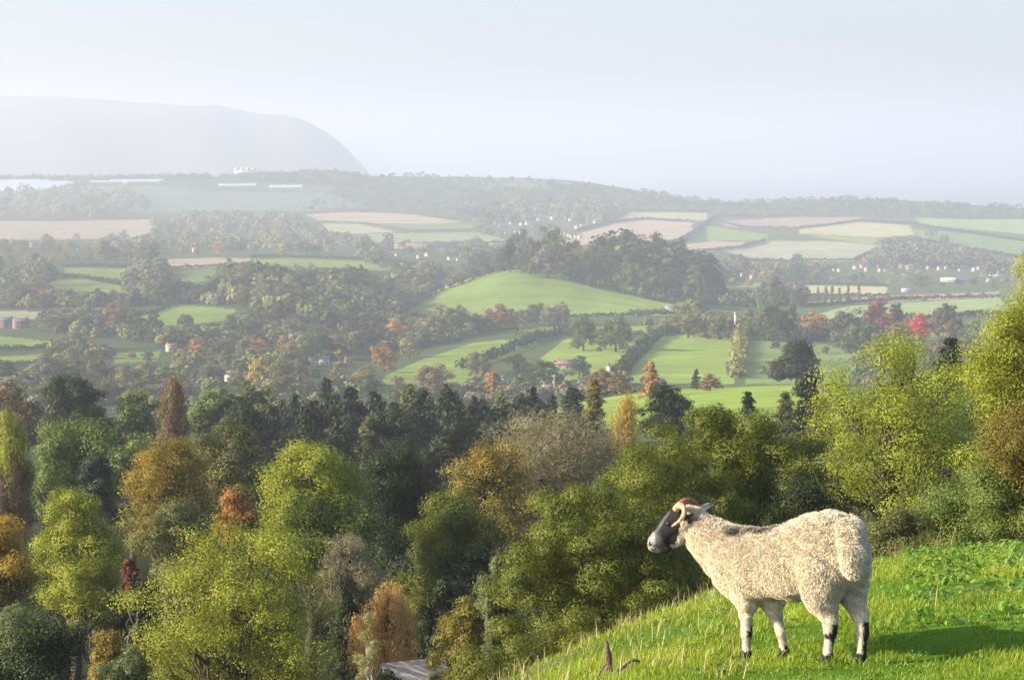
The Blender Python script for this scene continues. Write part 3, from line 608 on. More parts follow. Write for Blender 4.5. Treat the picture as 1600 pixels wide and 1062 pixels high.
HOUSES += [(858,617),(489,572),(506,570),(545,568),(8,512),(33,513),(362,596),(268,549),(885,575),(785,597),(955,582),(1050,484),(1490,440),(1475,440),(1505,440),(1556,434),(1416,456),(620,388),(650,388),(680,388),(705,388),(1422,430),(1149,522)]
def covers(px, rw, wv, hv, strict):
    '''Would a tree with its foot here hide a field or a house the view is open to?'''
    for hx, hr_ in HOUSES:
        if abs(px - hx) < wv * .55 and -1 < rw - hr_ < hv * 1.5: return True
    if vrng.random() > strict: return False
    for c, d0, d1, poly in (FIELDS if strict >= 0 else ()):
        if c is GREY: continue
        if inside(poly, np.array([px, px, px]), np.array([rw - hv * .3, rw - hv * .7, rw - hv * 1.15])).any(): return True
    return False
# ------------------------------------------------------------ valley trees: source trees and their copies
def far_proto(seed, shape, n, leaf, lobes_n=8, **kw):
    rng = np.random.default_rng(seed)
    if shape == 'conifer':
        nb = 70; hs = rng.random(nb); az = rng.uniform(0, 6.28, nb); Lb = .5 * (1.03 - hs) ** .7 * rng.uniform(.7, 1.1, nb)
        k = rng.integers(0, nb, n); t = rng.random(n) ** .6
        P = np.stack([np.cos(az[k]) * Lb[k] * t, np.sin(az[k]) * Lb[k] * t, .08 + .92 * hs[k] - .1 * t * Lb[k]], -1) + rng.normal(size=(n, 3)) * .02
        Nn = nrm(np.stack([np.cos(az[k]), np.sin(az[k]), np.full(n, .7)], -1) + .6 * rng.normal(size=(n, 3)))
        s = leaf * rng.uniform(.7, 1.4, n); V = leaf_quads(P, Nn, rng.normal(size=(n, 3)), s * 1.5, s); ti = rng.random(n)
    else:
        lb = auto_lobes(rng, lobes_n, 1.0, .93, .07, shape=shape)
        V, ti, cc = cloud(rng, lb, n, leaf, .10, 26, low=-.8, sub=5, **kw)
    me = np_mesh('crown', V, quads_of(len(V) // 4), mats=[FAR_LEAF], fattr=ti)
    parts = [tube([(0, 0, -.12), (0, 0, .3), (0.01, 0, .75)], [.035, .026, .01], 5)]
    for k in range(5):
        a = k * 1.3; parts.append(tube([(0, 0, .2 + .06 * k), (.18 * cos(a), .18 * sin(a), .42 + .07 * k)], [.014, .005], 4))
    tv, tq = join(parts)
    return me, np_mesh('trunk', tv, tq, mats=[BARK])
VP = {'round': [far_proto(201 + k, 'bush' if k != 1 else 'dome', 4200, .036, 11) for k in range(4)],
      'tall': [far_proto(211 + k, 'tall', 3000, .042, 9) for k in range(2)],
      'cone': [far_proto(221, 'conifer', 2600, .045)], 'wide': [far_proto(231, 'bush', 4200, .036, 13)]}
VC = {  # the trees' own colours
 'green': (0.085, 0.115, 0.040), 'dark': (0.045, 0.065, 0.028), 'olive': (0.125, 0.135, 0.045), 'yellow': (0.24, 0.23, 0.06), 'gold': (0.24, 0.155, 0.045),
 'rust': (0.16, 0.105, 0.05), 'red': (0.40, 0.045, 0.04), 'brown': (0.135, 0.11, 0.06), 'grey': (0.13, 0.135, 0.09), 'wine': (0.17, 0.055, 0.045), 'lime': (0.19, 0.23, 0.05)}
WORD = {'green': 'green', 'dark': 'dark green', 'olive': 'olive', 'yellow': 'yellowing', 'gold': 'golden', 'rust': 'rust coloured', 'red': 'bright red', 'brown': 'brown', 'grey': 'grey green', 'wine': 'wine red', 'lime': 'yellow green'}
vrng = np.random.default_rng(99)
n_valley = 0
def vtree(px, row, wpx, hpx, col, kind, label, group, dmin=420, dmax=5200):
    global n_valley
    x, y, z = hit(px, row, dmin, dmax); W = wpx / F * y; Hh = hpx / F * y
    me, tme = VP[kind][int(vrng.integers(0, len(VP[kind])))]
    r = empty('valley_tree', (x, y, z)); mark(r, label, 'tree', group); r.scale = (W * vrng.uniform(.94, 1.06), W * vrng.uniform(.9, 1.1), Hh); r.rotation_euler = (0, 0, vrng.uniform(0, 6.28))
    c = mobj('crown', me, r); k = vrng.uniform(1.1, 1.6); cc = VC[col]; c.color = (1.12 * cc[0] * k * vrng.uniform(.92, 1.1), cc[1] * k, cc[2] * k, 1)
    mobj('trunk', tme, r); n_valley += 1
    return r
def row_of_trees(place, line, n, wpx, cols, hw=.85, kinds=('round', 'round', 'wide'), dmin=420, dmax=5200, jr=2.5, adj=''):
    """Trees spaced along a line of the ground (picture columns and rows of their feet)."""
    line = np.array(line, float); s = np.concatenate([[0], np.cumsum(np.linalg.norm(np.diff(line, axis=0), axis=1))])
    for k in range(n):
        t = (k + .5 + vrng.uniform(-.22, .22)) / n * s[-1]
        px = np.interp(t, s, line[:, 0]); rw = np.interp(t, s, line[:, 1]) + vrng.uniform(-jr, jr)
        wv = vrng.uniform(*wpx); col = cols[int(vrng.integers(0, len(cols)))]
        if 'dome' not in place and 'left wood' not in place and covers(px, rw, wv, wv * hw, .92): wv *= .5
        vtree(px, rw, wv, wv * hw * vrng.uniform(.8, 1.2), col, kinds[int(vrng.integers(0, len(kinds)))],
              '%s tree, %s from the left %s' % (WORD[col], ORD[k], place), 'valley trees ' + place, dmin, dmax)
G3 = ['green', 'olive', 'dark', 'green', 'grey']; AUT = ['olive', 'rust', 'gold', 'green', 'brown', 'green', 'olive', 'grey']
# single trees one can pick out, base position, width and height in the picture
ONE = [
 (1075, 528, 62, 56, 'olive', 'round', 'broad olive tree left of the chimney stack behind the square field'),
 (1122, 531, 52, 42, 'green', 'round', 'green tree just left of the chimney stack'),
 (1200, 532, 76, 60, 'green', 'wide', 'largest rounded tree right of the chimney stack'),
 (1228, 530, 40, 48, 'dark', 'round', 'dark tree against the right flank of the largest rounded one'),
 (1275, 528, 46, 38, 'gold', 'round', 'golden tree right of the largest rounded one'),
 (1325, 545, 66, 62, 'grey', 'round', 'grey green tree left of the red trees'),
 (1345, 552, 58, 44, 'green', 'wide', 'low green tree in front of the grey green one'),
 (1372, 520, 56, 50, 'wine', 'round', 'wine red tree, left of the red group'),
 (1398, 518, 34, 42, 'dark', 'tall', 'narrow dark tree in the red group'),
 (1400, 532, 42, 30, 'rust', 'round', 'rust coloured tree in the red group'),
 (1422, 528, 32, 32, 'rust', 'round', 'second rust coloured tree in the red group'),
 (1437, 532, 36, 42, 'red', 'round', 'bright red tree, the brightest in the valley'),
 (1466, 528, 30, 46, 'brown', 'tall', 'thin brown tree right of the bright red one'),
 (1484, 530, 40, 52, 'dark', 'tall', 'dark twin headed tree right of the bright red one'),
 (1488, 538, 38, 42, 'brown', 'round', 'brown tree below the dark twin headed one'),
 (1520, 540, 46, 40, 'green', 'round', 'green tree far right of the red group'),
 (1157, 560, 13, 52, 'yellow', 'tall', 'thin yellowish column at the right side of the square field'),
 (745, 592, 48, 42, 'olive', 'round', 'rounded olive tree standing in the sloping bright field'),
 (912, 548, 50, 52, 'green', 'round', 'green tree left of the pair above the square field'),
 (962, 550, 62, 56, 'green', 'wide', 'broad green tree, right of the pair above the square field'),
 (1016, 622, 48, 58, 'gold', 'cone', 'golden conical tree below the square field'),
 (1088, 608, 22, 32, 'dark', 'cone', 'small dark cypress below the square field'),
 (1110, 610, 36, 26, 'brown', 'round', 'brown bush beside the small dark cypress'),
 (938, 618, 48, 40, 'rust', 'round', 'rusty topped tree right of the pole'),
 (968, 618, 40, 38, 'brown', 'round', 'brown tree below the long diagonal hedge'),
 (850, 605, 66, 42, 'dark', 'wide', 'dark broad tree behind the orange house'),
 (815, 600, 44, 44, 'dark', 'round', 'dark tree left of the broad one behind the orange house'),
 (905, 592, 42, 36, 'dark', 'round', 'dark tree right of the broad one behind the orange house'),
 (678, 620, 62, 50, 'brown', 'wide', 'brown dome shaped tree rising above the conifers'),
 (770, 622, 40, 44, 'gold', 'cone', 'small golden tree just above the conifers left of the orange house'),
 (640, 560, 36, 36, 'olive', 'round', 'olive tree at the left end of the sloping field'),
 (600, 582, 42, 44, 'gold', 'round', 'gold tinted tree under the olive one by the white house'),
 (580, 520, 44, 30, 'green', 'round', 'green tree at the corner below the left wood'),
 (118, 548, 48, 36, 'green', 'round', 'rounded green tree between the two left strip fields'),
 (242, 522, 34, 36, 'dark', 'tall', 'dark upright tree at the edge of the left hollow field'),
 (403, 610, 46, 56, 'yellow', 'round', 'bright yellowish tree left of the white gabled house'),
 (440, 612, 54, 48, 'olive', 'round', 'olive tree between yellowish tree and white gabled house'),
 (1212, 470, 30, 34, 'dark', 'tall', 'dark tree on the plain right of the dome wood'),
 (1238, 478, 34, 26, 'dark', 'round', 'second dark tree on the plain right of the dome wood'),
 (1192, 462, 22, 22, 'green', 'round', 'small green tree beside the dark ones on the plain'),
 (1435, 450, 44, 20, 'olive', 'wide', 'low olive tree below the eastern village'),
 (445, 398, 38, 24, 'yellow', 'round', 'yellow tree right of the white road bend far left'),
 (480, 400, 42, 22, 'olive', 'round', 'olive tree right of the yellow one far left'),
 (1205, 590, 40, 26, 'grey', 'round', 'grey green tree in the shaded field right of the column'),
]
for a in ONE: vtree(*a, None)
row_of_trees('on the rise of the dome field', [(782, 425), (835, 430), (900, 440), (960, 456), (1030, 476), (1090, 490)], 15, (32, 44), ['dark', 'green', 'grey', 'green'], 1.25, dmin=1850, dmax=2100)
row_of_trees('behind the crest of the dome field', [(738, 428), (775, 424), (815, 420), (860, 420)], 6, (34, 44), ['dark', 'green', 'dark'], 1.0, dmin=1960, dmax=2400)
row_of_trees('in the middle of the dome wood', [(800, 420), (850, 421), (920, 424), (1000, 438), (1080, 462), (1105, 476)], 13, (34, 48), ['dark', 'green', 'dark'], 1.25, dmin=1900, dmax=2400)
row_of_trees('along the top of the dome wood', [(830, 410), (900, 408), (980, 410), (1040, 422), (1095, 445)], 12, (34, 46), ['dark', 'green', 'dark'], 1.2, dmin=1950, dmax=2400)
row_of_trees('down the left edge of the dome field', [(640, 478), (680, 458), (720, 442), (770, 424)], 9, (20, 32), ['dark', 'brown', 'grey'], .8, dmin=1850, dmax=2300)
row_of_trees('on the top of the left wood', [(350, 447), (420, 446), (500, 449), (560, 455), (612, 466)], 13, (28, 40), ['olive', 'green', 'grey', 'olive'], .9, dmin=1500, dmax=2000)
row_of_trees('on the upper slope of the left wood', [(340, 462), (430, 460), (510, 464), (615, 478)], 11, (34, 48), ['green', 'olive', 'dark', 'grey'], .9, dmin=1300, dmax=1900)
row_of_trees('on the lower slope of the left wood', [(400, 486), (480, 488), (560, 494), (615, 500)], 9, (36, 50), ['green', 'olive', 'dark', 'dark'], .9, dmin=1300, dmax=1900)
row_of_trees('at the foot of the left wood', [(380, 508), (450, 516), (520, 524), (600, 528)], 9, (34, 46), ['dark', 'green', 'dark'], .8, dmin=1200, dmax=1800)
row_of_trees('west of the left wood', [(245, 478), (290, 472), (345, 468)], 6, (30, 42), ['dark', 'green', 'grey'], .9, dmin=1300, dmax=2100)
row_of_trees('among the far left cottages', [(-10, 415), (60, 412), (130, 405), (200, 408), (250, 415)], 13, (26, 38), AUT + ['dark'], .9, dmin=1700, dmax=2700)
row_of_trees('behind the far left cottages', [(0, 398), (100, 394), (200, 396), (300, 398), (350, 400)], 14, (22, 34), AUT + ['grey'], .85, dmin=1900, dmax=2900)
row_of_trees('under the left strip fields', [(10, 480), (80, 476), (150, 472), (235, 474)], 9, (32, 44), ['olive', 'grey', 'green', 'rust', 'dark'], .85, dmin=1300, dmax=2100)
row_of_trees('left of the left strip fields', [(-10, 450), (30, 446), (75, 448)], 4, (30, 40), ['green', 'olive', 'dark'], .9, dmin=1500, dmax=2100)
row_of_trees('beside the brick terrace', [(75, 524), (120, 520), (165, 522), (215, 520)], 6, (38, 50), ['green', 'rust', 'olive', 'grey'], .85, dmin=1200, dmax=1700)
row_of_trees('above the left valley cottage', [(255, 528), (320, 532), (380, 524), (440, 530), (500, 534)], 8, (32, 46), ['green', 'dark', 'grey', 'olive'], .8, dmin=1100, dmax=1700)
row_of_trees('round the left valley cottage', [(180, 560), (250, 566), (330, 562), (400, 556), (470, 556), (540, 560)], 10, (34, 50), G3 + ['gold'], .75, dmin=950, dmax=1500)
row_of_trees('along the valley floor at the left', [(-10, 600), (50, 604), (110, 600), (170, 596), (240, 600), (320, 598), (380, 604)], 11, (44, 60), G3 + ['olive'], .75, dmin=850, dmax=1400)
row_of_trees('just above the left end of the near wood', [(-10, 628), (60, 632), (130, 628), (210, 630), (290, 628), (360, 632)], 9, (46, 64), ['grey', 'olive', 'green', 'brown'], .75, dmin=800, dmax=1200)
row_of_trees('around the white gabled house', [(470, 612), (520, 608), (555, 600), (590, 606), (630, 610)], 7, (34, 48), ['olive', 'brown', 'rust', 'green'], .8, dmin=850, dmax=1400)
row_of_trees('behind the white gabled house', [(440, 570), (500, 562), (550, 556), (590, 548)], 6, (34, 48), G3, .85, dmin=950, dmax=1500)
row_of_trees('left of the autumn hedge row', [(548, 548), (580, 544), (620, 536), (655, 530)], 5, (36, 50), ['olive', 'dark', 'gold'], .85, dmin=1100, dmax=1700)
row_of_trees('in the autumn row below the dome field', [(665, 528), (700, 526), (735, 520), (775, 514), (810, 514)], 8, (30, 46), AUT, .95, dmin=1250, dmax=1700)
row_of_trees('right of the autumn row below the dome field', [(815, 508), (850, 508), (885, 508)], 4, (30, 42), ['grey', 'dark'], .8, dmin=1350, dmax=1800)
row_of_trees('in the hedge behind the square field', [(990, 522), (1040, 520), (1090, 530), (1150, 534), (1250, 548), (1310, 552), (1400, 552), (1470, 552)], 12, (28, 40), ['dark', 'green', 'brown'], .75, dmin=1150, dmax=1700)
row_of_trees('on the plain above the red group', [(1290, 478), (1340, 474), (1400, 470), (1470, 468), (1550, 464)], 9, (20, 30), ['dark', 'grey', 'olive'], .7, dmin=1900, dmax=2700)
for k, px in enumerate([1278, 1290, 1300, 1311, 1325, 1342]):
    vtree(px, 476, 8, 26 + 3 * (k % 3), 'grey', 'tall', '%s slim poplar from the left in the row before the pale field' % ORD[k], 'slim poplars before the pale field', 1900, 2700)
row_of_trees('behind the roofs of the eastern village', [(1110, 425), (1180, 423), (1260, 420), (1350, 418), (1450, 418), (1550, 420)], 17, (22, 34), ['grey', 'olive', 'dark', 'brown'], .8, dmin=2300, dmax=3600)
row_of_trees('in front of the eastern village', [(1105, 450), (1180, 447), (1260, 442), (1350, 442), (1450, 446), (1560, 448)], 17, (22, 34), ['grey', 'olive', 'dark', 'yellow'], .75, dmin=2200, dmax=3000)
row_of_trees('among the roofs of the middle town', [(590, 425), (640, 420), (700, 424), (750, 424), (780, 420)], 11, (22, 34), ['grey', 'dark', 'brown'], .75, dmin=2200, dmax=3200)

# ------------------------------------------------------------ far woods nobody could count
def mass_wood(name, label, cat, polys, n, wpx, cols, dmin, dmax, hw=.8, leaves=60, strict=.96):
    leaves = int(leaves * 1.5)
    Vs, Ts, Cs = [], [], []
    for poly in polys:
        P = np.array(poly, float); x0, y0 = P.min(0); x1, y1 = P.max(0); k = 0; tries = 0; m = n // len(polys)
        while k < m and tries < m * 30:
            tries += 1
            px = vrng.uniform(x0, x1); rw = vrng.uniform(y0, y1)
            if not inside(poly, np.array([px]), np.array([rw]))[0]: continue
            wq = vrng.uniform(*wpx)
            if covers(px, rw, wq, wq * hw, strict): continue
            x, y, z = hit(px, rw, dmin, dmax); W = wq / F * y; Hh = W * hw * vrng.uniform(.8, 1.25)
            d = rand_dir(vrng, leaves); d[:, 2] = np.abs(d[:, 2]) * 1.1 - .12
            bump_ = 1 + .16 * np.sin(d[:, 0] * 7 + k) * np.cos(d[:, 1] * 6 + d[:, 2] * 5)
            Pp = np.array([x, y, z + Hh * .3]) + d * np.array([W * .5, W * .5, Hh * .7]) * bump_[:, None] * vrng.uniform(.75, 1.05, (leaves, 1))
            Nn = nrm(d + .32 * vrng.normal(size=(leaves, 3))); s = W * vrng.uniform(.14, .25, leaves)
            Vs.append(leaf_quads(Pp, Nn, vrng.normal(size=(leaves, 3)), s * 1.3, s))
            c = np.array(VC[cols[int(vrng.integers(0, len(cols)))]]) * np.array((1.12, 1, .9)) * vrng.uniform(1.05, 1.6) * (0.9 + .2 * vrng.random((leaves, 1)))
            Cs.append(np.repeat(c, 4, axis=0)); k += 1
    V = np.concatenate(Vs); Cc = np.concatenate(Cs)
    o = mobj(name, np_mesh(name, V, quads_of(len(V) // 4), mats=[MASS], vcol=Cc)); mark(o, label, cat, kind='stuff'); return o
MASS, t, out = mat_base('distant_foliage')
at_ = N(t, 'ShaderNodeAttribute', attribute_name='col'); p = N(t, 'ShaderNodeBsdfDiffuse'); t.links.new(at_.outputs['Color'], p.inputs['Color'])
tr = N(t, 'ShaderNodeBsdfTranslucent'); t.links.new(at_.outputs['Color'], tr.inputs['Color']); mx = N(t, 'ShaderNodeMixShader', i={0: .2})
t.links.new(p.outputs[0], mx.inputs[1]); t.links.new(tr.outputs[0], mx.inputs[2]); t.links.new(mx.outputs[0], out.inputs[0])
D = ['dark', 'green', 'grey', 'dark']
mass_wood('ridge_forest', 'long dark forest along the crest and slope of the far ridge', 'wood',
    [[(540,272),(700,277),(900,287),(1000,302),(1100,318),(1000,330),(900,326),(760,334),(560,332),(470,330),(520,300)], [(-60,279.5),(330,277),(330,281),(60,281),(-60,281)],
     [(1000,296),(1120,316),(1300,310),(1500,320),(1700,330),(1700,342),(1400,338),(1240,336),(1100,332),(1000,322)], [(330,276),(500,268),(560,274),(560,292),(500,288),(400,284)]], 2500, (6, 11), D + ['dark'], 4200, 5400, .7, 20)
mass_wood('valley_wood', 'hazy mixed wood on the lower slope below the plastic covered fields', 'wood',
    [[(235,350),(300,342),(420,340),(480,350),(560,372),(570,392),(500,396),(350,392),(240,372)], [(-60,308),(200,303),(240,330),(180,342),(-60,342)], [(-60,376),(200,374),(330,384),(420,392),(-60,394)]], 620, (13, 24), ['olive', 'grey', 'green', 'grey', 'green'], 2700, 5000, .8, 46)
mass_wood('town_wood', 'hazy trees among the houses of the distant hill village', 'wood',
    [[(700,335),(760,326),(860,326),(960,330),(990,332),(950,348),(900,366),(800,376),(745,368),(735,345)]], 240, (13, 24), D + ['olive'], 3000, 5000, .8, 40)
mass_wood('spinney', 'hazy trees round the middle town between left wood and dome wood', 'wood',
    [[(560,388),(700,386),(800,384),(850,392),(800,410),(700,410),(560,404)], [(570,410),(690,426),(660,450),(620,440)]], 330, (14, 24), D + ['brown'], 2000, 3600, .8, 44)
mass_wood('hill_copse', 'scrubby hillside copse above the eastern village', 'wood',
    [[(1340,405),(1380,385),(1440,372),(1500,374),(1545,392),(1560,412),(1460,414),(1350,412)], [(1090,420),(1250,412),(1400,414),(1600,415),(1620,450),(1400,440),(1250,440),(1120,440)]], 420, (14, 24), ['grey', 'olive', 'green', 'dark'], 2600, 4800, .8, 42)
mass_wood('plain_wood', 'dark blurred trees on the plain right of the dome wood', 'wood',
    [[(1060,485),(1110,455),(1180,456),(1260,462),(1250,490),(1150,498)], [(1090,440),(1120,430),(1120,455)]], 130, (18, 30), D, 1900, 3000, .8, 50)
mass_wood('valley_scrub', 'mixed trees and scrub between the fields on the left valley side', 'wood',
    [[(-60,425),(60,420),(90,436),(60,470),(-60,480)], [(200,430),(255,420),(262,445),(340,452),(350,478),(240,474),(205,462)], [(-60,460),(250,470),(200,482),(60,482),(-60,480)],
     [(60,500),(200,500),(240,515),(360,500),(420,500),(600,535),(600,560),(260,548),(90,520)], [(80,545),(180,548),(180,566),(330,566),(560,560),(560,600),(-60,600),(-60,572),(66,566)],
     [(-60,605),(590,604),(650,625),(650,660),(-60,650)], [(640,500),(700,500),(820,498),(880,504),(800,512),(680,540),(560,560),(590,520)]], 1250, (18, 30), G3 + ['olive', 'dark', 'dark'], 800, 2600, .72, 70)
mass_wood('valley_floor_scrub', 'dark trees and scrub around the cottages below the bright fields', 'wood',
    [[(640,600),(720,604),(800,596),(990,600),(1150,602),(1200,606),(1000,616),(900,628),(820,645),(640,640)], [(1180,575),(1340,560),(1560,545),(1600,620),(1300,620),(1200,600)],
     [(1000,500),(1240,505),(1330,498),(1560,495),(1560,508),(1400,512),(1340,535),(1240,532),(1000,512)]], 520, (18, 30), ['dark', 'green', 'brown', 'dark', 'grey'], 800, 1750, .65, 70)

mass_wood('dome_wood', 'dense undergrowth and tree crowns filling the dome wood', 'wood',
    [[(800,412),(860,408),(980,408),(1040,424),(1105,452),(1112,478),(1060,466),(960,440),(880,424),(815,414)]], 240, (28, 44), ['dark', 'green', 'dark'], 1920, 2400, 1.15, 90, strict=-1)
mass_wood('left_wood', 'dense crowns filling the left wood', 'wood', [[(345,450),(430,447),(540,449),(600,458),(628,480),(625,520),(540,530),(440,512),(350,470)]], 230, (26, 42), ['olive', 'green', 'dark', 'green'], 1250, 2000, .9, 90, strict=-1)

# ------------------------------------------------------------ hedges between the fields
def hedge(label, line, hpx, col, dmin, dmax, wide=1.0):
    pts = []
    line = np.array(line, float); s = np.concatenate([[0], np.cumsum(np.linalg.norm(np.diff(line, axis=0), axis=1))])
    m = max(4, int(s[-1] / 3)); P = []
    for t in np.linspace(0, s[-1], m): P.append(hit(np.interp(t, s, line[:, 0]), np.interp(t, s, line[:, 1]), dmin, dmax))
    P = np.array(P); keep = [0]
    for i in range(1, len(P)):
        if np.linalg.norm(P[i, :2] - P[keep[-1], :2]) < 160: keep.append(i)
    P = P[keep]; seg = np.concatenate([[0], np.cumsum(np.linalg.norm(np.diff(P[:, :2], axis=0), axis=1))])
    dist = P[:, 1].mean(); h = hpx / F * dist; nl = int(min(1500, max(8, seg[-1] / (h * .8)))); tt = np.linspace(0, seg[-1], nl)
    X = np.interp(tt, seg, P[:, 0]); Y = np.interp(tt, seg, P[:, 1]); hh = h * vrng.uniform(.6, 1.25, nl); Z = H(X, Y)
    k = np.repeat(np.arange(nl), 34); d = rand_dir(vrng, len(k)); d[:, 2] = np.abs(d[:, 2]) - .1
    Pp = np.stack([X, Y, Z + hh * .35], -1)[k] + d * np.stack([hh * .75 * wide, hh * .75 * wide, hh * .7], -1)[k] * vrng.uniform(.6, 1.1, (len(k), 1))
    s = h * .30 * vrng.uniform(.7, 1.4, len(k)); V = leaf_quads(Pp, nrm(d + .6 * vrng.normal(size=d.shape)), vrng.normal(size=d.shape), s * 1.3, s)
    c0 = P[0]; V = V - c0
    c = np.array(VC[col]) * vrng.uniform(.8, 1.2, (nl, 1)); Cc = np.repeat(c[k] * (.8 + .4 * vrng.random((len(k), 1))), 4, axis=0)
    o = mobj('hedge', np_mesh('hedge', V, quads_of(len(k)), mats=[MASS], vcol=Cc), None, c0); mark(o, label, 'hedge', 'hedges between the fields'); return o
HED = [
 ('thick hedge climbing diagonally across the sloping bright field', [(722,578),(760,566),(800,548),(845,530),(885,522)], 14, 'dark', 950, 1700),
 ('dark diagonal hedge down the left side of the square field', [(968,588),(985,566),(1008,542),(1030,526),(1045,520)], 15, 'dark', 950, 1700),
 ('hedge along the top of the square bright field', [(1040,522),(1080,520),(1150,524)], 10, 'dark', 1100, 1800),
 ('tall yellowish hedge running down the right side of the square field', [(1157,524),(1156,545),(1152,570),(1150,592)], 16, 'yellow', 950, 1700),
 ('hedge line under the dome shaped green field', [(636,494),(700,500),(800,497),(900,497),(1000,494),(1070,492)], 7, 'dark', 1400, 1800),
 ('hedge between the two small strips above the sloping field', [(810,526),(850,525),(900,523),(960,522),(1000,524)], 10, 'brown', 1150, 1800),
 ('pale hedge at the bottom of the dome field beside the barn', [(985,490),(1020,490),(1040,488)], 7, 'brown', 1450, 2000),
 ('hedge under the pale field right of the golden tree', [(1240,503),(1300,508),(1400,500),(1560,494)], 10, 'dark', 1350, 2000),
 ('thin hedge along the dark ploughed strip at the right', [(1250,481),(1330,475),(1420,468),(1560,465)], 6, 'dark', 1700, 2600),
 ('double hedge between the two left strip fields', [(95,434),(140,437),(200,447)], 7, 'dark', 1600, 2300),
 ('hedge above the topmost left strip field', [(100,418),(150,417),(205,419)], 6, 'dark', 1800, 2500),
 ('hedge below the tan strip at the left', [(258,420),(320,418),(380,414)], 5, 'dark', 1800, 2600),
 ('hedge on the crest above the long thin green strip', [(395,403),(440,402),(560,406),(650,414)], 5, 'dark', 1900, 2700),
 ('hedge bounding the left hollow field', [(200,494),(240,490),(262,482)], 6, 'dark', 1350, 2000),
 ('dark hedge between the two strips at the far left edge', [(-20,549),(40,547),(82,544)], 8, 'dark', 1000, 1700),
 ('hedge below the lower far left strip', [(-20,573),(66,571),(90,566)], 9, 'green', 950, 1500),
 ('hedge along the top edge of the near bright field', [(905,628),(950,618),(1000,612)], 9, 'olive', 560, 800),
 ('curving hedge under the pink ploughed field', [(900,388),(1000,388),(1060,378),(1088,362),(1108,346),(1120,340)], 5, 'dark', 2600, 5000),
 ('hedge above the pink ploughed field', [(900,362),(955,348),(1010,343),(1085,347)], 4, 'dark', 3000, 5000),
 ('hedge on top of the straw field by the ridge wood', [(985,331),(1040,331),(1110,332)], 4, 'dark', 3400, 5200),
 ('hedge under the small pink strip', [(1045,397),(1100,394),(1160,388),(1195,378)], 5, 'dark', 2500, 4600),
 ('hedge between brown and bright far fields', [(1122,347),(1160,356),(1240,358),(1300,352),(1350,345)], 4, 'grey', 3200, 5200),
 ('hedge crossing the far right pastures', [(1350,346),(1420,350),(1480,360),(1600,378),(1690,386)], 4, 'dark', 3000, 5200),
 ('lower hedge crossing the far right pastures', [(1440,376),(1500,388),(1600,405),(1690,412)], 5, 'dark', 2700, 4900),
 ('hedge above the far right pastures', [(1120,339),(1240,338),(1400,340),(1520,342),(1700,343)], 4, 'grey', 3400, 5200),
 ('hedge along the foot of the olive field behind the village', [(1130,410),(1200,409),(1335,408),(1380,386)], 5, 'dark', 2600, 4600),
 ('hedge above the far left tan field', [(-40,343),(120,344),(235,342)], 4, 'grey', 3200, 5000),
 ('hedge under the far middle pastures', [(575,384),(700,382),(790,380)], 5, 'dark', 2600, 4300),
 ('hedge between the far middle pastures', [(500,347),(570,350),(640,362),(745,360)], 3, 'grey', 3200, 5000),
 ('long hedge above the far middle pastures', [(478,334),(600,331),(720,345)], 4, 'grey', 3400, 5100),
 ('hedge above the straw field on the plain', [(1255,444),(1385,447)], 5, 'dark', 2000, 3000),
 ('hedge below the straw field on the plain', [(1250,463),(1385,463)], 5, 'dark', 1900, 2800),
]
for a in HED: hedge(*a)

# plastic covered crops on the far ridge, each a slightly raised sheet following the slope
plm = plain_mat('crop_plastic', (0.38, 0.43, 0.50), 0.6, 0.02, 0.06)
for poly, lab in zip(PLASTIC, ['large blue white plastic crop cover at the far left edge of the ridge', 'thin white plastic crop cover in the middle of the left ridge', 'long white plastic crop cover on the ridge right of the other two']):
    m_ = inside(poly, PXX, ROW) & (YY > 4300) & (YY < 5300)
    cell = m_[:-1, :-1] & m_[1:, 1:] & m_[:-1, 1:] & m_[1:, :-1]
    if not cell.any(): continue
    q = Q.reshape(nr - 1, nc - 1, 4)[cell]; u, inv = np.unique(q, return_inverse=True); inv = inv.reshape(-1, 4)
    V = np.stack([XX, YY, ZZ + 2.2], -1).reshape(-1, 3)[u]; c0 = V.mean(0)
    me = np_mesh('crop_cover', V - c0, inv, mats=[plm]); o = mobj('crop_cover', me, None, c0)
    so = o.modifiers.new('thickness', 'SOLIDIFY'); so.thickness = 2.0; so.offset = -1
    mark(o, lab, 'crop cover', 'plastic covered crops on the far ridge')
# ------------------------------------------------------------ houses, barns, poles
WALLS = {'white': plain_mat('white_render', (0.50, 0.47, 0.43), .8, .5, .08), 'peach': plain_mat('peach_render', (0.48, 0.34, 0.26), .8, .5, .1), 'cream': plain_mat('cream_render', (0.48, 0.42, 0.34), .8, .5, .1),
         'brick': plain_mat('red_brick', (0.25, 0.15, 0.11), .9, 2, .25), 'stone': plain_mat('grey_stone', (0.30, 0.27, 0.23), .9, 2, .25)}
ROOFS = {'slate': plain_mat('slate_roof', (0.13, 0.13, 0.15), .7, 2, .3), 'tile': plain_mat('clay_tile_roof', (0.36, 0.16, 0.10), .8, 2, .3), 'brown': plain_mat('brown_tile_roof', (0.20, 0.13, 0.10), .8, 2, .3),
         'sheet': plain_mat('pale_sheet_roof', (0.30, 0.26, 0.21), .85, 1.2, .4), 'white': plain_mat('white_sheet_roof', (0.55, 0.55, 0.56), .5, .5, .05)}
GLASS = plain_mat('window_glass', (0.03, 0.035, 0.04), .15, 1, .1, spec=.6)
DOOR = plain_mat('painted_door', (0.10, 0.12, 0.10), .5, 2, .1)
def boxv(x0, x1, y0, y1, z0, z1):
    V = np.array([(x, y, z) for x in (x0, x1) for y in (y0, y1) for z in (z0, z1)], float)
    return V, np.array([(0, 1, 3, 2), (4, 6, 7, 5), (0, 4, 5, 1), (2, 3, 7, 6), (0, 2, 6, 4), (1, 5, 7, 3)])
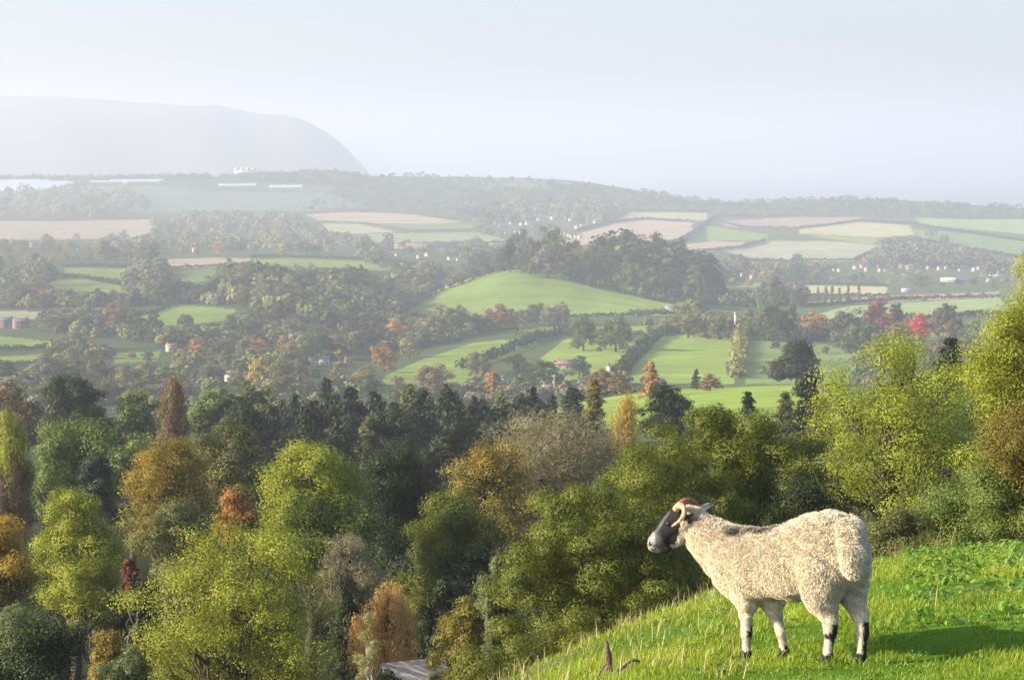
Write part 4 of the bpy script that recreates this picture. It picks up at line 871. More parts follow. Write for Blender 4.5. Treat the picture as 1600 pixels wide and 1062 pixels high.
BARN_W = 1.3
def house(name, label, cat, px, row, wpx, wall, roof, rot=0.0, storeys=2, dmin=800, dmax=5200, detail=False, group=None, ratio=.6, pitch=.5, wall_h=None, pos=None, chim=1):
    x, y, z = pos if pos is not None else hit(px, row, dmin, dmax)
    W = wpx / F * y * (BARN_W if pos is not None else 1); Dp = W * ratio; hw = wall_h or min(2.7 * storeys, W * .62); rh = Dp * .5 * pitch * 1.1
    r = empty(name, (x, y, z)); r.rotation_euler = (0, 0, rot); mark(r, label, cat, group)
    a, b = W / 2, Dp / 2
    V = np.array([(-a, -b, -1.5), (a, -b, -1.5), (a, b, -1.5), (-a, b, -1.5), (-a, -b, hw), (a, -b, hw), (a, b, hw), (-a, b, hw), (-a, 0, hw + rh), (a, 0, hw + rh)])
    Qd = [(0, 1, 5, 4), (2, 3, 7, 6), (1, 2, 6, 5), (3, 0, 4, 7)]; Tr = [(5, 6, 9), (7, 4, 8)]
    mobj('wall', np_mesh('wall', V, Qd, Tr, mats=[WALLS[wall]]), r)
    e = .35; th = .22; sl = rh / b; ov = .4
    R_ = []
    for sg in (-1, 1):
        y0 = sg * (b + ov); z0 = hw - sl * ov + .03; y1 = 0; z1 = hw + rh + .03
        vv = np.array([(-a - e, y0, z0), (a + e, y0, z0), (a + e, y1, z1), (-a - e, y1, z1)]); vt = vv + [0, 0, th]
        R_.append((np.vstack([vv, vt]), np.array([(0, 1, 2, 3), (4, 7, 6, 5), (0, 4, 5, 1), (1, 5, 6, 2), (2, 6, 7, 3), (3, 7, 4, 0)])))
    rv, rq = join(R_); ro = mobj('roof', np_mesh('roof', rv, rq, mats=[ROOFS[roof]]), r)
    for c in range(chim):
        cx = (-a * .75 if c == 0 else a * .7); cv, cq = boxv(cx - .45, cx + .45, -.35, .35, hw + rh * .5, hw + rh + 1.3); pv2, pq = boxv(cx - .15, cx + .15, -.15, .15, hw + rh + 1.3, hw + rh + 1.7)
        v_, q_ = join([(cv, cq), (pv2, pq)]); mobj('chimney', np_mesh('chimney', v_, q_, mats=[WALLS['brick']]), ro)
    if detail:
        nwin = max(2, int(W / 3.2))
        for st in range(storeys):
            for k in range(nwin):
                cx = -a + (k + .5) * W / nwin; zz = .9 + 2.6 * st
                if zz + 1.3 > hw: continue
                if st == 0 and k == nwin // 2:
                    dv, dq = boxv(cx - .45, cx + .45, -b - .06, -b + .02, -.3, 2.0); mobj('door', np_mesh('door', dv, dq, mats=[DOOR]), r); continue
                v_, q_ = boxv(cx - .55, cx + .55, -b - .05, -b + .02, zz, zz + 1.2); wn = mobj('window', np_mesh('window', v_, q_, mats=[GLASS]), r)
                fv = join([boxv(cx - .65, cx + .65, -b - .08, -b + .01, zz - .12, zz - .003), boxv(cx - .03, cx + .03, -b - .09, -b - .055, zz, zz + 1.2)]); mobj('frame', np_mesh('frame', *fv, mats=[WALLS['white']]), wn)
    return r
house('barn', 'pale sheet roofed barn half hidden at the bottom of the photo', 'barn', 0, 0, 118, 'cream', 'sheet', rot=.38, ratio=.62, pitch=.9, dmin=800, pos=(at(680, 1110, 84)[0], 84, at(680, 1028, 84)[2] - 4.0), wall_h=2.5, chim=0)
house('house', 'orange cottage with chimneys at the valley bottom beside the pole', 'house', 858, 617, 22, 'peach', 'brown', rot=.5, detail=True, dmax=1500, chim=2)
house('house', 'white gabled house among the trees left of the sloping field', 'house', 489, 572, 17, 'white', 'brown', rot=.9, detail=True, dmax=1600, chim=2)
house('house', 'cream wing with dark roof right of the white gabled house', 'house', 506, 570, 18, 'cream', 'slate', rot=.2, detail=True, dmax=1600)
house('house', 'small pink cottage farther right of the white gabled house', 'house', 545, 568, 12, 'peach', 'tile', rot=.6, detail=True, dmax=1600)
house('house', 'left end house of the brick terrace at the left edge', 'house', 8, 512, 26, 'brick', 'slate', rot=.15, detail=True, dmax=2000, chim=2)
house('house', 'right end house of the brick terrace at the left edge', 'house', 33, 513, 24, 'brick', 'slate', rot=.5, detail=True, dmax=2000, chim=2)
house('house', 'white cottage beside the hidden lane left of the yellowish tree', 'house', 362, 596, 22, 'white', 'slate', rot=.1, detail=True, dmax=1500)
house('house', 'small cottage with an orange roof in the left valley trees', 'house', 268, 549, 16, 'cream', 'tile', rot=.5, detail=True, dmax=1700)
house('house', 'long low roof behind trees right of the sloping bright field', 'house', 885, 575, 34, 'stone', 'brown', rot=.05, storeys=1, dmax=1700, detail=True)
house('house', 'pale bungalow peeping through trees below the olive tree', 'house', 785, 597, 16, 'white', 'slate', rot=-.2, storeys=1, detail=True, dmax=1600)
house('house', 'half hidden house right of the long low roof', 'house', 955, 582, 14, 'cream', 'slate', rot=.6, detail=True, dmax=1600)
house('barn', 'dark barn by the foot of the dome field', 'barn', 1050, 484, 20, 'stone', 'slate', rot=.3, storeys=1, dmin=1400, dmax=2000, chim=0)
hr = np.random.default_rng(31)
def village(place, spots, dmin, dmax, wrange, walls, roofs):
    spots = sorted(spots)
    for k, (px, rw) in enumerate(spots):
        wl = walls[int(hr.integers(0, len(walls)))]; rf = roofs[int(hr.integers(0, len(roofs)))]
        house('house', '%s house, %s from the left %s' % ({'peach': 'peach walled', 'white': 'white', 'cream': 'cream'}[wl], ORD[k], place), 'house', px, rw, hr.uniform(*wrange), wl, rf, rot=hr.uniform(-.9, 1.3), dmin=dmin, dmax=dmax, group='houses ' + place)
village('in the distant hill village', [(774,350),(798,351),(812,346),(815,353),(806,364),(815,366),(838,338),(846,339),(858,341),(869,340),(884,343),(892,346),(909,354),(917,356),(884,368),(893,372),(900,371),(789,366),(930,350),(851,341),(864,343),(824,352),(902,358),(889,370),(906,373),(781,355),(842,345),(918,347),(822,361)], 2800, 4900, (4, 8), ['white', 'white', 'peach', 'cream'], ['brown', 'tile', 'slate'])
village('in the middle town', [(604,398),(620,400),(668,401),(702,406),(715,407),(740,409),(752,407),(655,404)], 2200, 3700, (4, 9), ['white', 'cream', 'peach'], ['slate', 'brown'])
village('in the eastern village', [(1303,424),(1312,425),(1332,419),(1337,421),(1347,419),(1355,424),(1372,418),(1376,425),(1383,424),(1408,420),(1419,421),(1425,420),(1451,421),(1468,422),(1478,422),(1500,424),(1505,420),(1522,424),(1530,422),(1560,427),(1568,424),(1546,442),(1160,432),(1175,436),(1300,437)], 2300, 3600, (5, 10), ['white', 'peach', 'peach', 'cream'], ['tile', 'tile', 'brown'])
village('among the far left trees', [(8,412),(46,404),(90,388),(122,392),(145,388),(270,392),(283,392),(296,393),(305,394),(408,392),(50,386)], 1900, 3000, (5, 9), ['white', 'white', 'peach', 'cream'], ['slate', 'brown', 'tile'])
house('warehouse', 'long white roofed shed below the eastern village', 'shed', 1490, 440, 40, 'cream', 'white', rot=.05, ratio=.3, storeys=1, dmin=2200, dmax=3400, chim=0)
house('warehouse', 'bright white shed at the right end of the eastern village', 'shed', 1556, 434, 20, 'white', 'white', rot=.1, ratio=.5, storeys=1, dmin=2200, dmax=3400, chim=0)
house('warehouse', 'pale flat shed on the plain left of the ploughed strip', 'shed', 1416, 456, 14, 'white', 'white', rot=.1, ratio=.5, storeys=1, dmin=1900, dmax=3400, chim=0)
house('warehouse', 'long low brown factory roof in the middle town', 'shed', 660, 388, 110, 'stone', 'brown', rot=-.03, ratio=.2, storeys=1, dmin=2300, dmax=3800, chim=0)
house('warehouse', 'bluish white works at the right of the eastern village', 'shed', 1422, 430, 26, 'white', 'slate', rot=.2, ratio=.4, storeys=1, dmin=2300, dmax=3400, chim=0)
# white tent like pavilion roofs on the shore under the headland
tp = at(383, 268, 5260); tb = (tp[0], 5260, Hs(tp[0], 5260))
r = empty('pavilion', tb); mark(r, 'bright white peaked pavilion roofs below the headland on the left', 'pavilion')
hgt = at(383, 260, 5260)[2] - tb[2]
for k in range(4):
    cx = (k - 1.5) * 15.0; a = 7.2
    V = np.array([(cx - a, -a, hgt * .62), (cx + a, -a, hgt * .62), (cx + a, a, hgt * .62), (cx - a, a, hgt * .62), (cx, 0, hgt)]); mobj('peaked_roof', np_mesh('peaked_roof', V, [(0, 3, 2, 1)], [(0, 1, 4), (1, 2, 4), (2, 3, 4), (3, 0, 4)], mats=[WALLS['cream']]), r)
v_, q_ = boxv(-29, 29, -7, 7, -2, hgt * .62 - .05); mobj('wall', np_mesh('wall', v_, q_, mats=[WALLS['white']]), r)
# stone stack and poles
x, y, z = hit(1149, 522, 1150, 1800); s = y / F; v_, q_ = join([boxv(-3.4 * s, 3.4 * s, -3.4 * s, 3.4 * s, -1, 10 * s), boxv(-2.0 * s, 2.0 * s, -2.0 * s, 2.0 * s, 10 * s, 32 * s), boxv(-2.4 * s, 2.4 * s, -2.4 * s, 2.4 * s, 32 * s, 34 * s)])
mark(mobj('chimney_stack', np_mesh('chimney_stack', v_, q_, mats=[WALLS['cream']]), None, (x, y, z)), 'pale square stone stack between the trees behind the square field', 'chimney')
POLE = plain_mat('pole_paint', (0.45, 0.45, 0.44), .6, 3, .1)
for px, rb, rt, lab in [(866, 618, 584, 'tall pale mast beside the orange cottage'), (829, 622, 604, 'thin pole left of the orange cottage'), (541, 612, 594, 'thin pale pole below the white gabled house')]:
    x, y, z = hit(px, rb, 800, 1500); hp_ = (rb - rt) / F * y
    r = empty('utility_pole', (x, y, z)); mark(r, lab, 'pole')
    tv, tq = tube([(0, 0, -1), (0, 0, hp_)], [.30, .2], 8); mobj('post', np_mesh('post', tv, tq, mats=[POLE]), r)
    v_, q_ = boxv(-1.3, 1.3, -.12, .12, hp_ - 1.2, hp_ - .9); mobj('crossarm', np_mesh('crossarm', v_, q_, mats=[POLE]), r)
# ------------------------------------------------------------ the sheep: one continuous body from a distance field
SD = 10.1                                       # metres to the middle of the animal
def dep(px, side=0.0): return SD + (1235 - px) * .0031 + side     # it stands turned away, head farther than tail
def wp(px, row, side=0.0): return at(px, row, dep(px, side))
SORG = at(1250, 1028, SD); SORG[2] = Hs(SORG[0], SORG[1])
def foot(px, side, row=1026):
    p = wp(px, row, side); p[2] = Hs(p[0], p[1]) - .005; return p
HD_ = dep(1090)                                # depth of the head
def hp_(px, row, off=0.0): return at(px, row, HD_ + .02 + off)
fN, fF, hN, hF = foot(1166, -.085), foot(1226, .085), foot(1293, -.085), foot(1346, .085)
cones = []                                      # (a, b, ra, rb, blend)
def rc(a, b, ra, rb, k=.05): cones.append((np.array(a), np.array(b), ra, rb, k))
rc(wp(1293, 864), wp(1240, 878), .186, .176)
rc(wp(1240, 878), wp(1185, 882), .181, .168)
rc(wp(1185, 882), wp(1160, 882), .168, .148)
rc(wp(1300, 852), wp(1270, 854), .155, .146)
rc(wp(1312, 872, -.05), wp(1316, 880, .08), .125, .125)
rc(wp(1155, 900), wp(1168, 915), .125, .115)
rc(wp(1160, 872), wp(1110, 842), .145, .102, .06)
rc(wp(1110, 842), hp_(1084, 818), .102, .078, .05)
rc(hp_(1095, 850), hp_(1145, 905), .060, .085, .05)
# head
rc(hp_(1080, 812), hp_(1060, 815), .074, .066, .03)
rc(hp_(1062, 815), hp_(1033, 838), .061, .044, .025)
rc(hp_(1036, 838), hp_(1024, 848), .046, .036, .02)
rc(hp_(1024, 845), hp_(1021, 853), .036, .029, .015)
rc(hp_(1070, 829), hp_(1042, 852), .048, .030, .02)
rc(hp_(1042, 852), hp_(1028, 858), .028, .020, .012)
rc(hp_(1058, 806), hp_(1040, 822), .044, .034, .02)
for s0 in (-1, 1):
    rc(hp_(1050, 812, s0 * .038), hp_(1043, 816, s0 * .036), .018, .016, .012); rc(hp_(1062, 838, s0 * .03), hp_(1052, 842, s0 * .028), .024, .020, .014); rc(hp_(1018, 846, s0 * .02), hp_(1020, 852, s0 * .02), .014, .014, .01)
# legs: shoulder or thigh, joint, pastern, hoof
def up(p, h): return p + np.array([0, 0, h])
rc(wp(1166, 905, -.08), wp(1166, 938, -.085), .098, .058, .025); rc(wp(1166, 938, -.085), up(fN, .22), .050, .028, .03); rc(up(fN, .21), up(fN, .15), .029, .029, .012); rc(up(fN, .17), up(fN, .055), .022, .020, .012); rc(up(fN, .05), up(fN, .02) + [-.012, 0, 0], .027, .030, .008)
m_ = wp(1213, 965, .08); rc(wp(1196, 915, .06), wp(1207, 938, .075), .10, .055, .04); rc(wp(1207, 938, .075), m_, .052, .033, .03); rc(m_, up(fF, .15) + [-.022, 0, 0], .029, .024, .015); rc(up(fF, .15) + [-.022, 0, 0], up(fF, .05), .022, .020, .012); rc(up(fF, .05), up(fF, .02) + [-.008, 0, 0], .026, .030, .008)
rc(wp(1288, 880, -.10), wp(1283, 930, -.10), .145, .088, .022); rc(wp(1283, 930, -.10), wp(1297, 968, -.085), .074, .036, .03); rc(wp(1297, 966, -.085), up(fN * 0 + hN, .17) + [.012, 0, 0], .040, .034, .015); rc(up(hN, .17) + [.012, 0, 0], up(hN, .05), .026, .021, .012); rc(up(hN, .05), up(hN, .02) + [-.01, 0, 0], .027, .030, .008)
rc(wp(1326, 885, .07), wp(1331, 928, .08), .100, .062, .025); rc(wp(1331, 928, .08), wp(1345, 964, .085), .056, .034, .03); rc(wp(1346, 962, .085), up(hF, .16) + [.004, 0, 0], .036, .032, .015); rc(up(hF, .16) + [.004, 0, 0], up(hF, .05), .025, .021, .012); rc(up(hF, .05), up(hF, .02) + [-.01, 0, 0], .027, .030, .008)
# tail, hanging on the rump, which faces half towards us
tb_ = at(1322, 826, dep(1322) - .19); tm_ = at(1331, 862, dep(1331) - .22); te_ = at(1331, 888, dep(1331) - .21)
rc(tb_, tm_, .044, .052, .018); rc(tm_, te_, .052, .042, .012)
def sdf(P):
    d = np.full(len(P), 9.0)
    for a, b, ra, rb, k in cones:
        ab = b - a; t = np.clip(((P - a) @ ab) / (ab @ ab), 0, 1)
        q = np.linalg.norm(P - a - t[:, None] * ab, axis=1) - (ra + (rb - ra) * t)
        h = np.clip(.5 + .5 * (d - q) / k, 0, 1); d = d * (1 - h) + q * h - k * h * (1 - h)
    return d
lo = np.array([SORG[0] - .92, SORG[1] - .78, SORG[2] - .22]); hi_ = np.array([SORG[0] + .50, SORG[1] + .85, SORG[2] + .86]); hS = .0085
nx, ny, nz_ = [int(v) for v in np.ceil((hi_ - lo) / hS)]
gx, gy, gz = np.meshgrid(*[lo[i] + hS * np.arange(n) for i, n in enumerate((nx, ny, nz_))], indexing='ij')
PG = np.stack([gx, gy, gz], -1).reshape(-1, 3)
PG = PG.reshape(nx, ny, nz_, 3); Cs = sdf(PG[::4, ::4, ::4].reshape(-1, 3)).reshape(PG[::4, ::4, ::4].shape[:3])
S = np.repeat(np.repeat(np.repeat(Cs, 4, 0), 4, 1), 4, 2)[:nx, :ny, :nz_].copy(); msk = np.abs(S) < .075   # only refine near the surface
S[msk] = sdf(PG[msk])
def surface_nets(S, lo, h):
    ins = S < 0; sh = S.shape; c = [s - 1 for s in sh]
    acc = np.zeros(c + [3]); cnt = np.zeros(c)
    corner = [(i, j, k) for i in (0, 1) for j in (0, 1) for k in (0, 1)]
    for a in corner:
        for ax in range(3):
            if a[ax] == 1: continue
            b = list(a); b[ax] = 1
            A = S[a[0]:a[0] + c[0], a[1]:a[1] + c[1], a[2]:a[2] + c[2]]; B = S[b[0]:b[0] + c[0], b[1]:b[1] + c[1], b[2]:b[2] + c[2]]
            cr = (A < 0) != (B < 0)
            with np.errstate(all='ignore'): t = np.where(cr, A / (A - B), 0)
            for q in range(3): acc[..., q] += np.where(cr, a[q] + (t if q == ax else 0), 0)
            cnt += cr
    act = cnt > 0; vid = np.full(c, -1); vid[act] = np.arange(act.sum())
    ii = np.stack(np.nonzero(act), -1); V = lo + h * (ii + acc[act] / cnt[act][:, None])
    Q = []
    for ax in range(3):
        u, v = [(1, 2), (2, 0), (0, 1)][ax]
        sl = [slice(1, -1)] * 3; sl[ax] = slice(0, -1); A = ins[tuple(sl)]
        sl2 = [slice(1, -1)] * 3; sl2[ax] = slice(1, None); B = ins[tuple(sl2)]
        for flip in (False, True):
            e = np.stack(np.nonzero((A & ~B) if not flip else (~A & B)), -1)
            off = np.ones(3, int); off[ax] = 0; e = e + off
            du = np.zeros(3, int); du[u] = 1; dv = np.zeros(3, int); dv[v] = 1
            g = lambda x: vid[x[:, 0], x[:, 1], x[:, 2]]
            q = np.stack([g(e - du - dv), g(e - dv), g(e), g(e - du)], -1)
            Q.append(q[:, ::-1] if flip else q)
    return V, np.concatenate(Q)
sV, sQ = surface_nets(S, lo, hS)
def grad(P, e=.004): return nrm(np.stack([sdf(P + d) - sdf(P - d) for d in np.eye(3) * e], -1))
sN = grad(sV)
# markings: cream fleece, black face with pale muzzle, patched legs, dark saddle on the withers
def seg_d(P, a, b):
    ab = b - a; t = np.clip(((P - a) @ ab) / (ab @ ab), 0, 1); return np.linalg.norm(P - a - t[:, None] * ab, axis=1)
def n3(P, f, s=0): return np.sin(P[:, 0] * f + s) * np.cos(P[:, 1] * f * 1.3 + s * 2) * .5 + np.sin(P[:, 2] * f * 1.1 + P[:, 0] * f * .6 + s * 3) * .5
CREAM = np.array((0.78, 0.67, 0.49)); BLACK = np.array((0.013, 0.012, 0.012)); MUZ = np.array((0.33, 0.315, 0.30)); DIRTY = np.array((0.40, 0.32, 0.22))
def fleece_col(P):
    c = np.repeat(CREAM[None], len(P), 0) * (1 + .07 * n3(P, 14)[:, None])
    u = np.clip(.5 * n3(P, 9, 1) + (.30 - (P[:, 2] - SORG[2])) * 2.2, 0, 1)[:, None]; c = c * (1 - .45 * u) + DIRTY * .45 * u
    ws = seg_d(P, wp(1150, 824, -.05), wp(1212, 816, -.05)); wv = np.clip((.082 - ws + .032 * n3(P, 46, 2)) / .05, 0, 1)[:, None]
    gk = np.clip((.10 - seg_d(P, hp_(1100, 815, -.08), hp_(1112, 850, -.1))) / .08, 0, 1)[:, None] * .35; c = c * (1 - gk) + np.array((.24, .21, .19)) * gk
    return c * (1 - .95 * wv) + np.array((.055, .048, .048)) * .95 * wv
pxv, rwv = px_of(sV[:, 0], sV[:, 1], sV[:, 2])
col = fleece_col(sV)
headD = seg_d(sV, hp_(1066, 815), hp_(1024, 850))
is_head = (pxv < 1064 + (rwv - 815) * -.25) & (headD < .16)
jit = 3 * n3(sV, 60)
face = is_head & (pxv + jit < 1066)
col[face] = BLACK
muz = is_head & (seg_d(sV, hp_(1016, 838), hp_(1020, 856)) < .040 + .006 * n3(sV, 70)); col[muz] = MUZ
hw_ = np.clip((.085 - seg_d(sV, hp_(1014, 842), hp_(1020, 856)) + .008 * n3(sV, 60)) / .06, 0, 1)[:, None] * (is_head & ~muz)[:, None]; col = col * (1 - .55 * hw_) + MUZ * .55 * hw_
brow = is_head & (seg_d(sV, hp_(1040, 803), hp_(1020, 832)) < .030) & ~muz; col[brow] = BLACK * .5 + MUZ * .3
cheek = is_head & (seg_d(sV, hp_(1050, 849), hp_(1060, 846)) < .036) & (n3(sV, 50, 4) > -.35); col[cheek] = MUZ * 1.1
nost = seg_d(sV, hp_(1014, 848, -.03), hp_(1016, 850, -.03)) < .010; col[nost] = BLACK
mouth = is_head & (seg_d(sV, hp_(1018, 859, -.03), hp_(1034, 856, -.04)) < .007); col[mouth] = BLACK
zrel = np.full(len(sV), 9.0); legid = np.zeros(len(sV), int)
for k, f in enumerate((fN, fF, hN, hF)):
    dxy = np.linalg.norm(sV[:, :2] - f[:2], axis=1); m = (dxy < .085) & (sV[:, 2] - f[2] < .285)
    zrel[m] = (sV[:, 2] - f[2])[m]; legid[m] = k + 1
wool_lim = np.array([9, .235, .25, .215, .225])
leg = (legid > 0) & (zrel < wool_lim[legid] + .012 * n3(sV, 50))
LW = np.array((0.50, 0.43, 0.33)); col[leg] = LW * (1 + .25 * n3(sV, 55, 7)[leg, None])
hoof = leg & (zrel < .045); nz1 = n3(sV, 48, 5) * 1.3
def blk(m): col[leg & m] = BLACK * 1.1
blk(zrel < .068 + .012 * nz1)
blk((legid == 1) & (zrel > .115 + .02 * nz1) & (zrel < .165 + .03 * nz1) & (sV[:, 0] - fN[0] > -.012 + .012 * nz1)); blk((legid == 1) & (sV[:, 0] - fN[0] > .016) & (zrel < .2))
blk((legid == 2) & (sV[:, 0] - fF[0] > -.004) & (zrel < .24) & ((zrel > .18) | (zrel < .09)))
blk((legid == 3) & (sV[:, 0] - hN[0] > .012 + .004 * nz1) & (zrel < .26)); blk((legid == 3) & (zrel > .15 + .02 * nz1) & (zrel < .185 + .02 * nz1) & (sV[:, 0] - hN[0] > -.012 + .01 * nz1))
blk((legid == 4) & (sV[:, 0] - hF[0] > -.002 + .1 * np.clip(.12 - zrel, 0, 1)) & (zrel < .26))
HOOFC = np.array((0.05, 0.045, 0.04)); col[leg & (zrel < .03)] = HOOFC
wool_mask = ~(face | muz | brow | cheek | leg)
# crimped fleece relief of the surface itself
rel = (.004 * n3(sV, 120, 1) + .006 * n3(sV, 62, 2)) * wool_mask
sV2 = sV + sN * rel[:, None]
def vc_mat(name, rough=.85, bump=0.0, scale=60):
    m, t, out = mat_base(name); at_ = N(t, 'ShaderNodeAttribute', attribute_name='col')
    nz = N(t, 'ShaderNodeTexNoise', i={'Scale': scale, 'Detail': 4.0}); tc = N(t, 'ShaderNodeTexCoord'); t.links.new(tc.outputs['Object'], nz.inputs['Vector'])
    mr = N(t, 'ShaderNodeMapRange', i={3: .8, 4: 1.2}); t.links.new(nz.outputs['Fac'], mr.inputs[0])
    v = N(t, 'ShaderNodeVectorMath', operation='SCALE'); t.links.new(at_.outputs['Color'], v.inputs[0]); t.links.new(mr.outputs[0], v.inputs['Scale'])
    p = N(t, 'ShaderNodeBsdfPrincipled', i={'Roughness': rough, 'Specular IOR Level': .2, 'Sheen Weight': .15}); t.links.new(v.outputs[0], p.inputs['Base Color'])
    b = N(t, 'ShaderNodeBump', i={'Strength': bump, 'Distance': .004}); t.links.new(nz.outputs['Fac'], b.inputs['Height']); t.links.new(b.outputs[0], p.inputs['Normal'])
    t.links.new(p.outputs[0], out.inputs[0]); return m
SKIN = vc_mat('sheep_coat', .8, .5); WOOL = vc_mat('wool', .95, .0, 30)
sheep = empty('sheep', SORG); mark(sheep, 'horned sheep with cream fleece and black face standing on the bright grass slope', 'sheep')
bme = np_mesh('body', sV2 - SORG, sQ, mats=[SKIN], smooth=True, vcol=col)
mobj('body', bme, sheep)
# fleece: short curved locks rooted on the body
tri = np.vstack([sQ[:, [0, 1, 2]], sQ[:, [0, 2, 3]]]); wt = wool_mask[tri].all(1); tri = tri[wt]
A_ = np.linalg.norm(np.cross(sV[tri[:, 1]] - sV[tri[:, 0]], sV[tri[:, 2]] - sV[tri[:, 0]]), axis=1); A_ /= A_.sum()
wr = np.random.default_rng(3); NW = 230000; k = wr.choice(len(tri), NW, p=A_); u = wr.random((NW, 2)); f_ = u.sum(1) > 1; u[f_] = 1 - u[f_]
Pw = sV2[tri[k, 0]] + (sV2[tri[k, 1]] - sV2[tri[k, 0]]) * u[:, :1] + (sV2[tri[k, 2]] - sV2[tri[k, 0]]) * u[:, 1:]
Nw = nrm(sN[tri[k, 0]]); wx, wrow = px_of(Pw[:, 0], Pw[:, 1], Pw[:, 2])
hd2 = np.clip((wx - 1066) / 70, 0, 1)           # shorter wool towards the head and on the lower legs
lz = np.clip((Pw[:, 2] - SORG[2] - .24) / .2, .2, 1)
Lw = (.008 + .010 * hd2) * lz * wr.uniform(.6, 1.35, NW)
Lw = np.where((wx > 1325) & (wrow < 830), Lw * 1.9, Lw)
cl = np.stack([n3(Pw, 85, 1), n3(Pw, 80, 2), n3(Pw, 90, 3)], -1)     # neighbouring locks lean together
grav = np.array([.12, 0, -.55]); D1 = nrm(Nw + cl * (.25 + .45 * np.clip((wx - 1200) / 100, 0, 1))[:, None] + .32 * wr.normal(size=(NW, 3)) + .35 * grav); D2 = nrm(D1 + .8 * grav + .35 * cl + .3 * wr.normal(size=(NW, 3)))
Bw = nrm(np.cross(D1, wr.normal(size=(NW, 3)))); ww = .00135 * wr.uniform(.7, 1.4, NW)[:, None]
p0 = Pw - Nw * .003; p1 = Pw + D1 * Lw[:, None] * .55; p2 = p1 + D2 * Lw[:, None] * .5
Vw = np.stack([p0 - Bw * ww, p0 + Bw * ww, p1 + Bw * ww * .9, p1 - Bw * ww * .9, p2], 1).reshape(-1, 3); b0 = np.arange(NW) * 5
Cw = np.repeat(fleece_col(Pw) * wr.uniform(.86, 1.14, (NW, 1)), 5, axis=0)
mobj('fleece', np_mesh('fleece', Vw - SORG, np.stack([b0, b0 + 1, b0 + 2, b0 + 3], -1), np.stack([b0 + 3, b0 + 2, b0 + 4], -1), mats=[WOOL], vcol=Cw), sheep)
# horns
def horn_mat():
    m, t, out = mat_base('horn'); tc = N(t, 'ShaderNodeTexCoord'); wv = N(t, 'ShaderNodeTexWave', i={'Scale': 14.0, 'Distortion': 2.0, 'Detail': 2.0}); t.links.new(tc.outputs['Object'], wv.inputs['Vector'])
    c = mix_rgb(t, wv.outputs['Fac'], (0.40, 0.22, 0.10), (0.55, 0.34, 0.17)); p = N(t, 'ShaderNodeBsdfPrincipled', i={'Roughness': .45}); t.links.new(c, p.inputs['Base Color'])
    b = N(t, 'ShaderNodeBump', i={'Strength': .5, 'Distance': .003}); t.links.new(wv.outputs['Fac'], b.inputs['Height']); t.links.new(b.outputs[0], p.inputs['Normal']); t.links.new(p.outputs[0], out.inputs[0]); return m
HM = horn_mat()
def smooth_path(P, n=26):
    P = np.asarray(P, float); t = np.linspace(0, len(P) - 1, n); out = []
    for v in t:
        i = int(min(v, len(P) - 2)); f = v - i; p0 = P[max(i - 1, 0)]; p1 = P[i]; p2 = P[i + 1]; p3 = P[min(i + 2, len(P) - 1)]
        out.append(.5 * ((2 * p1) + (-p0 + p2) * f + (2 * p0 - 5 * p1 + 4 * p2 - p3) * f * f + (-p0 + 3 * p1 - 3 * p2 + p3) * f ** 3))
    return np.array(out)
near_h = smooth_path([hp_(1056, 796, -.035), hp_(1062, 789, -.055), hp_(1069, 795, -.085), hp_(1068, 805, -.10), hp_(1061, 814, -.105), hp_(1050, 822, -.10)])
hv, hq = tube(near_h, .021 * np.linspace(1.0, .22, 26) ** .8, 10); ho = mobj('horn', np_mesh('horn', hv - SORG, hq, mats=[HM], smooth=True), sheep); ho['label'] = 'near horn curling down and forward past the ear'
far_h = smooth_path([hp_(1058, 794, .0), hp_(1068, 784, .035), hp_(1080, 783, .07), hp_(1088, 790, .10), hp_(1086, 800, .12), hp_(1076, 808, .125)])
hv, hq = tube(far_h, .022 * np.linspace(1.0, .3, 26) ** .8, 10); ho = mobj('horn', np_mesh('horn', hv - SORG, hq, mats=[plain_mat('reddish_horn', (0.30, 0.12, 0.06), .5, 60, .3, .4)], smooth=True), sheep); ho['label'] = 'reddish far horn arching over the poll'
def ear(a, b, width, colr, lab):
    d = b - a; L_ = np.linalg.norm(d); d = d / L_; s_ = nrm(np.cross(d, np.array([0, -1, .2]))); nn = np.cross(s_, d); V = []; n = 9
    for i in range(n):
        t_ = i / (n - 1); w_ = width * math.sin(min(1, .2 + .8 * t_) * pi) ** .7 * (1 if t_ < .97 else .3)
        for q in range(5):
            s2 = (q - 2) / 2; V.append(a + d * L_ * t_ + s_ * w_ * s2 + nn * (width * .55 * (s2 ** 2)))
    V = np.array(V); i = np.arange(n - 1)[:, None] * 5; j = np.arange(4)[None]; Qe = np.stack([i + j, i + j + 1, i + j + 6, i + j + 5], -1).reshape(-1, 4)
    o = mobj('ear', np_mesh('ear', V - SORG, Qe, mats=[plain_mat('ear_skin', colr, .8, 80, .2, .3)], smooth=True), sheep); so = o.modifiers.new('t', 'SOLIDIFY'); so.thickness = .007; o['label'] = lab
ear(hp_(1069, 815, -.055), hp_(1082, 803, -.12), .020, (0.03, 0.028, 0.028), 'black near ear under the horn')
ear(hp_(1092, 797, .05), hp_(1110, 788, .10), .014, (0.50, 0.44, 0.35), 'pale far ear sticking up behind the poll')
def ball(c, r_, seg=14):
    th = np.linspace(0, pi, seg); ph = np.linspace(0, 2 * pi, seg * 2, endpoint=False); V = np.array([[c[0] + r_ * sin(a) * cos(b), c[1] + r_ * sin(a) * sin(b), c[2] + r_ * cos(a)] for a in th for b in ph]); m = seg * 2
    i = np.arange(seg - 1)[:, None] * m; j = np.arange(m)[None]; return V, np.stack([i + j, i + (j + 1) % m, i + m + (j + 1) % m, i + m + j], -1).reshape(-1, 4)
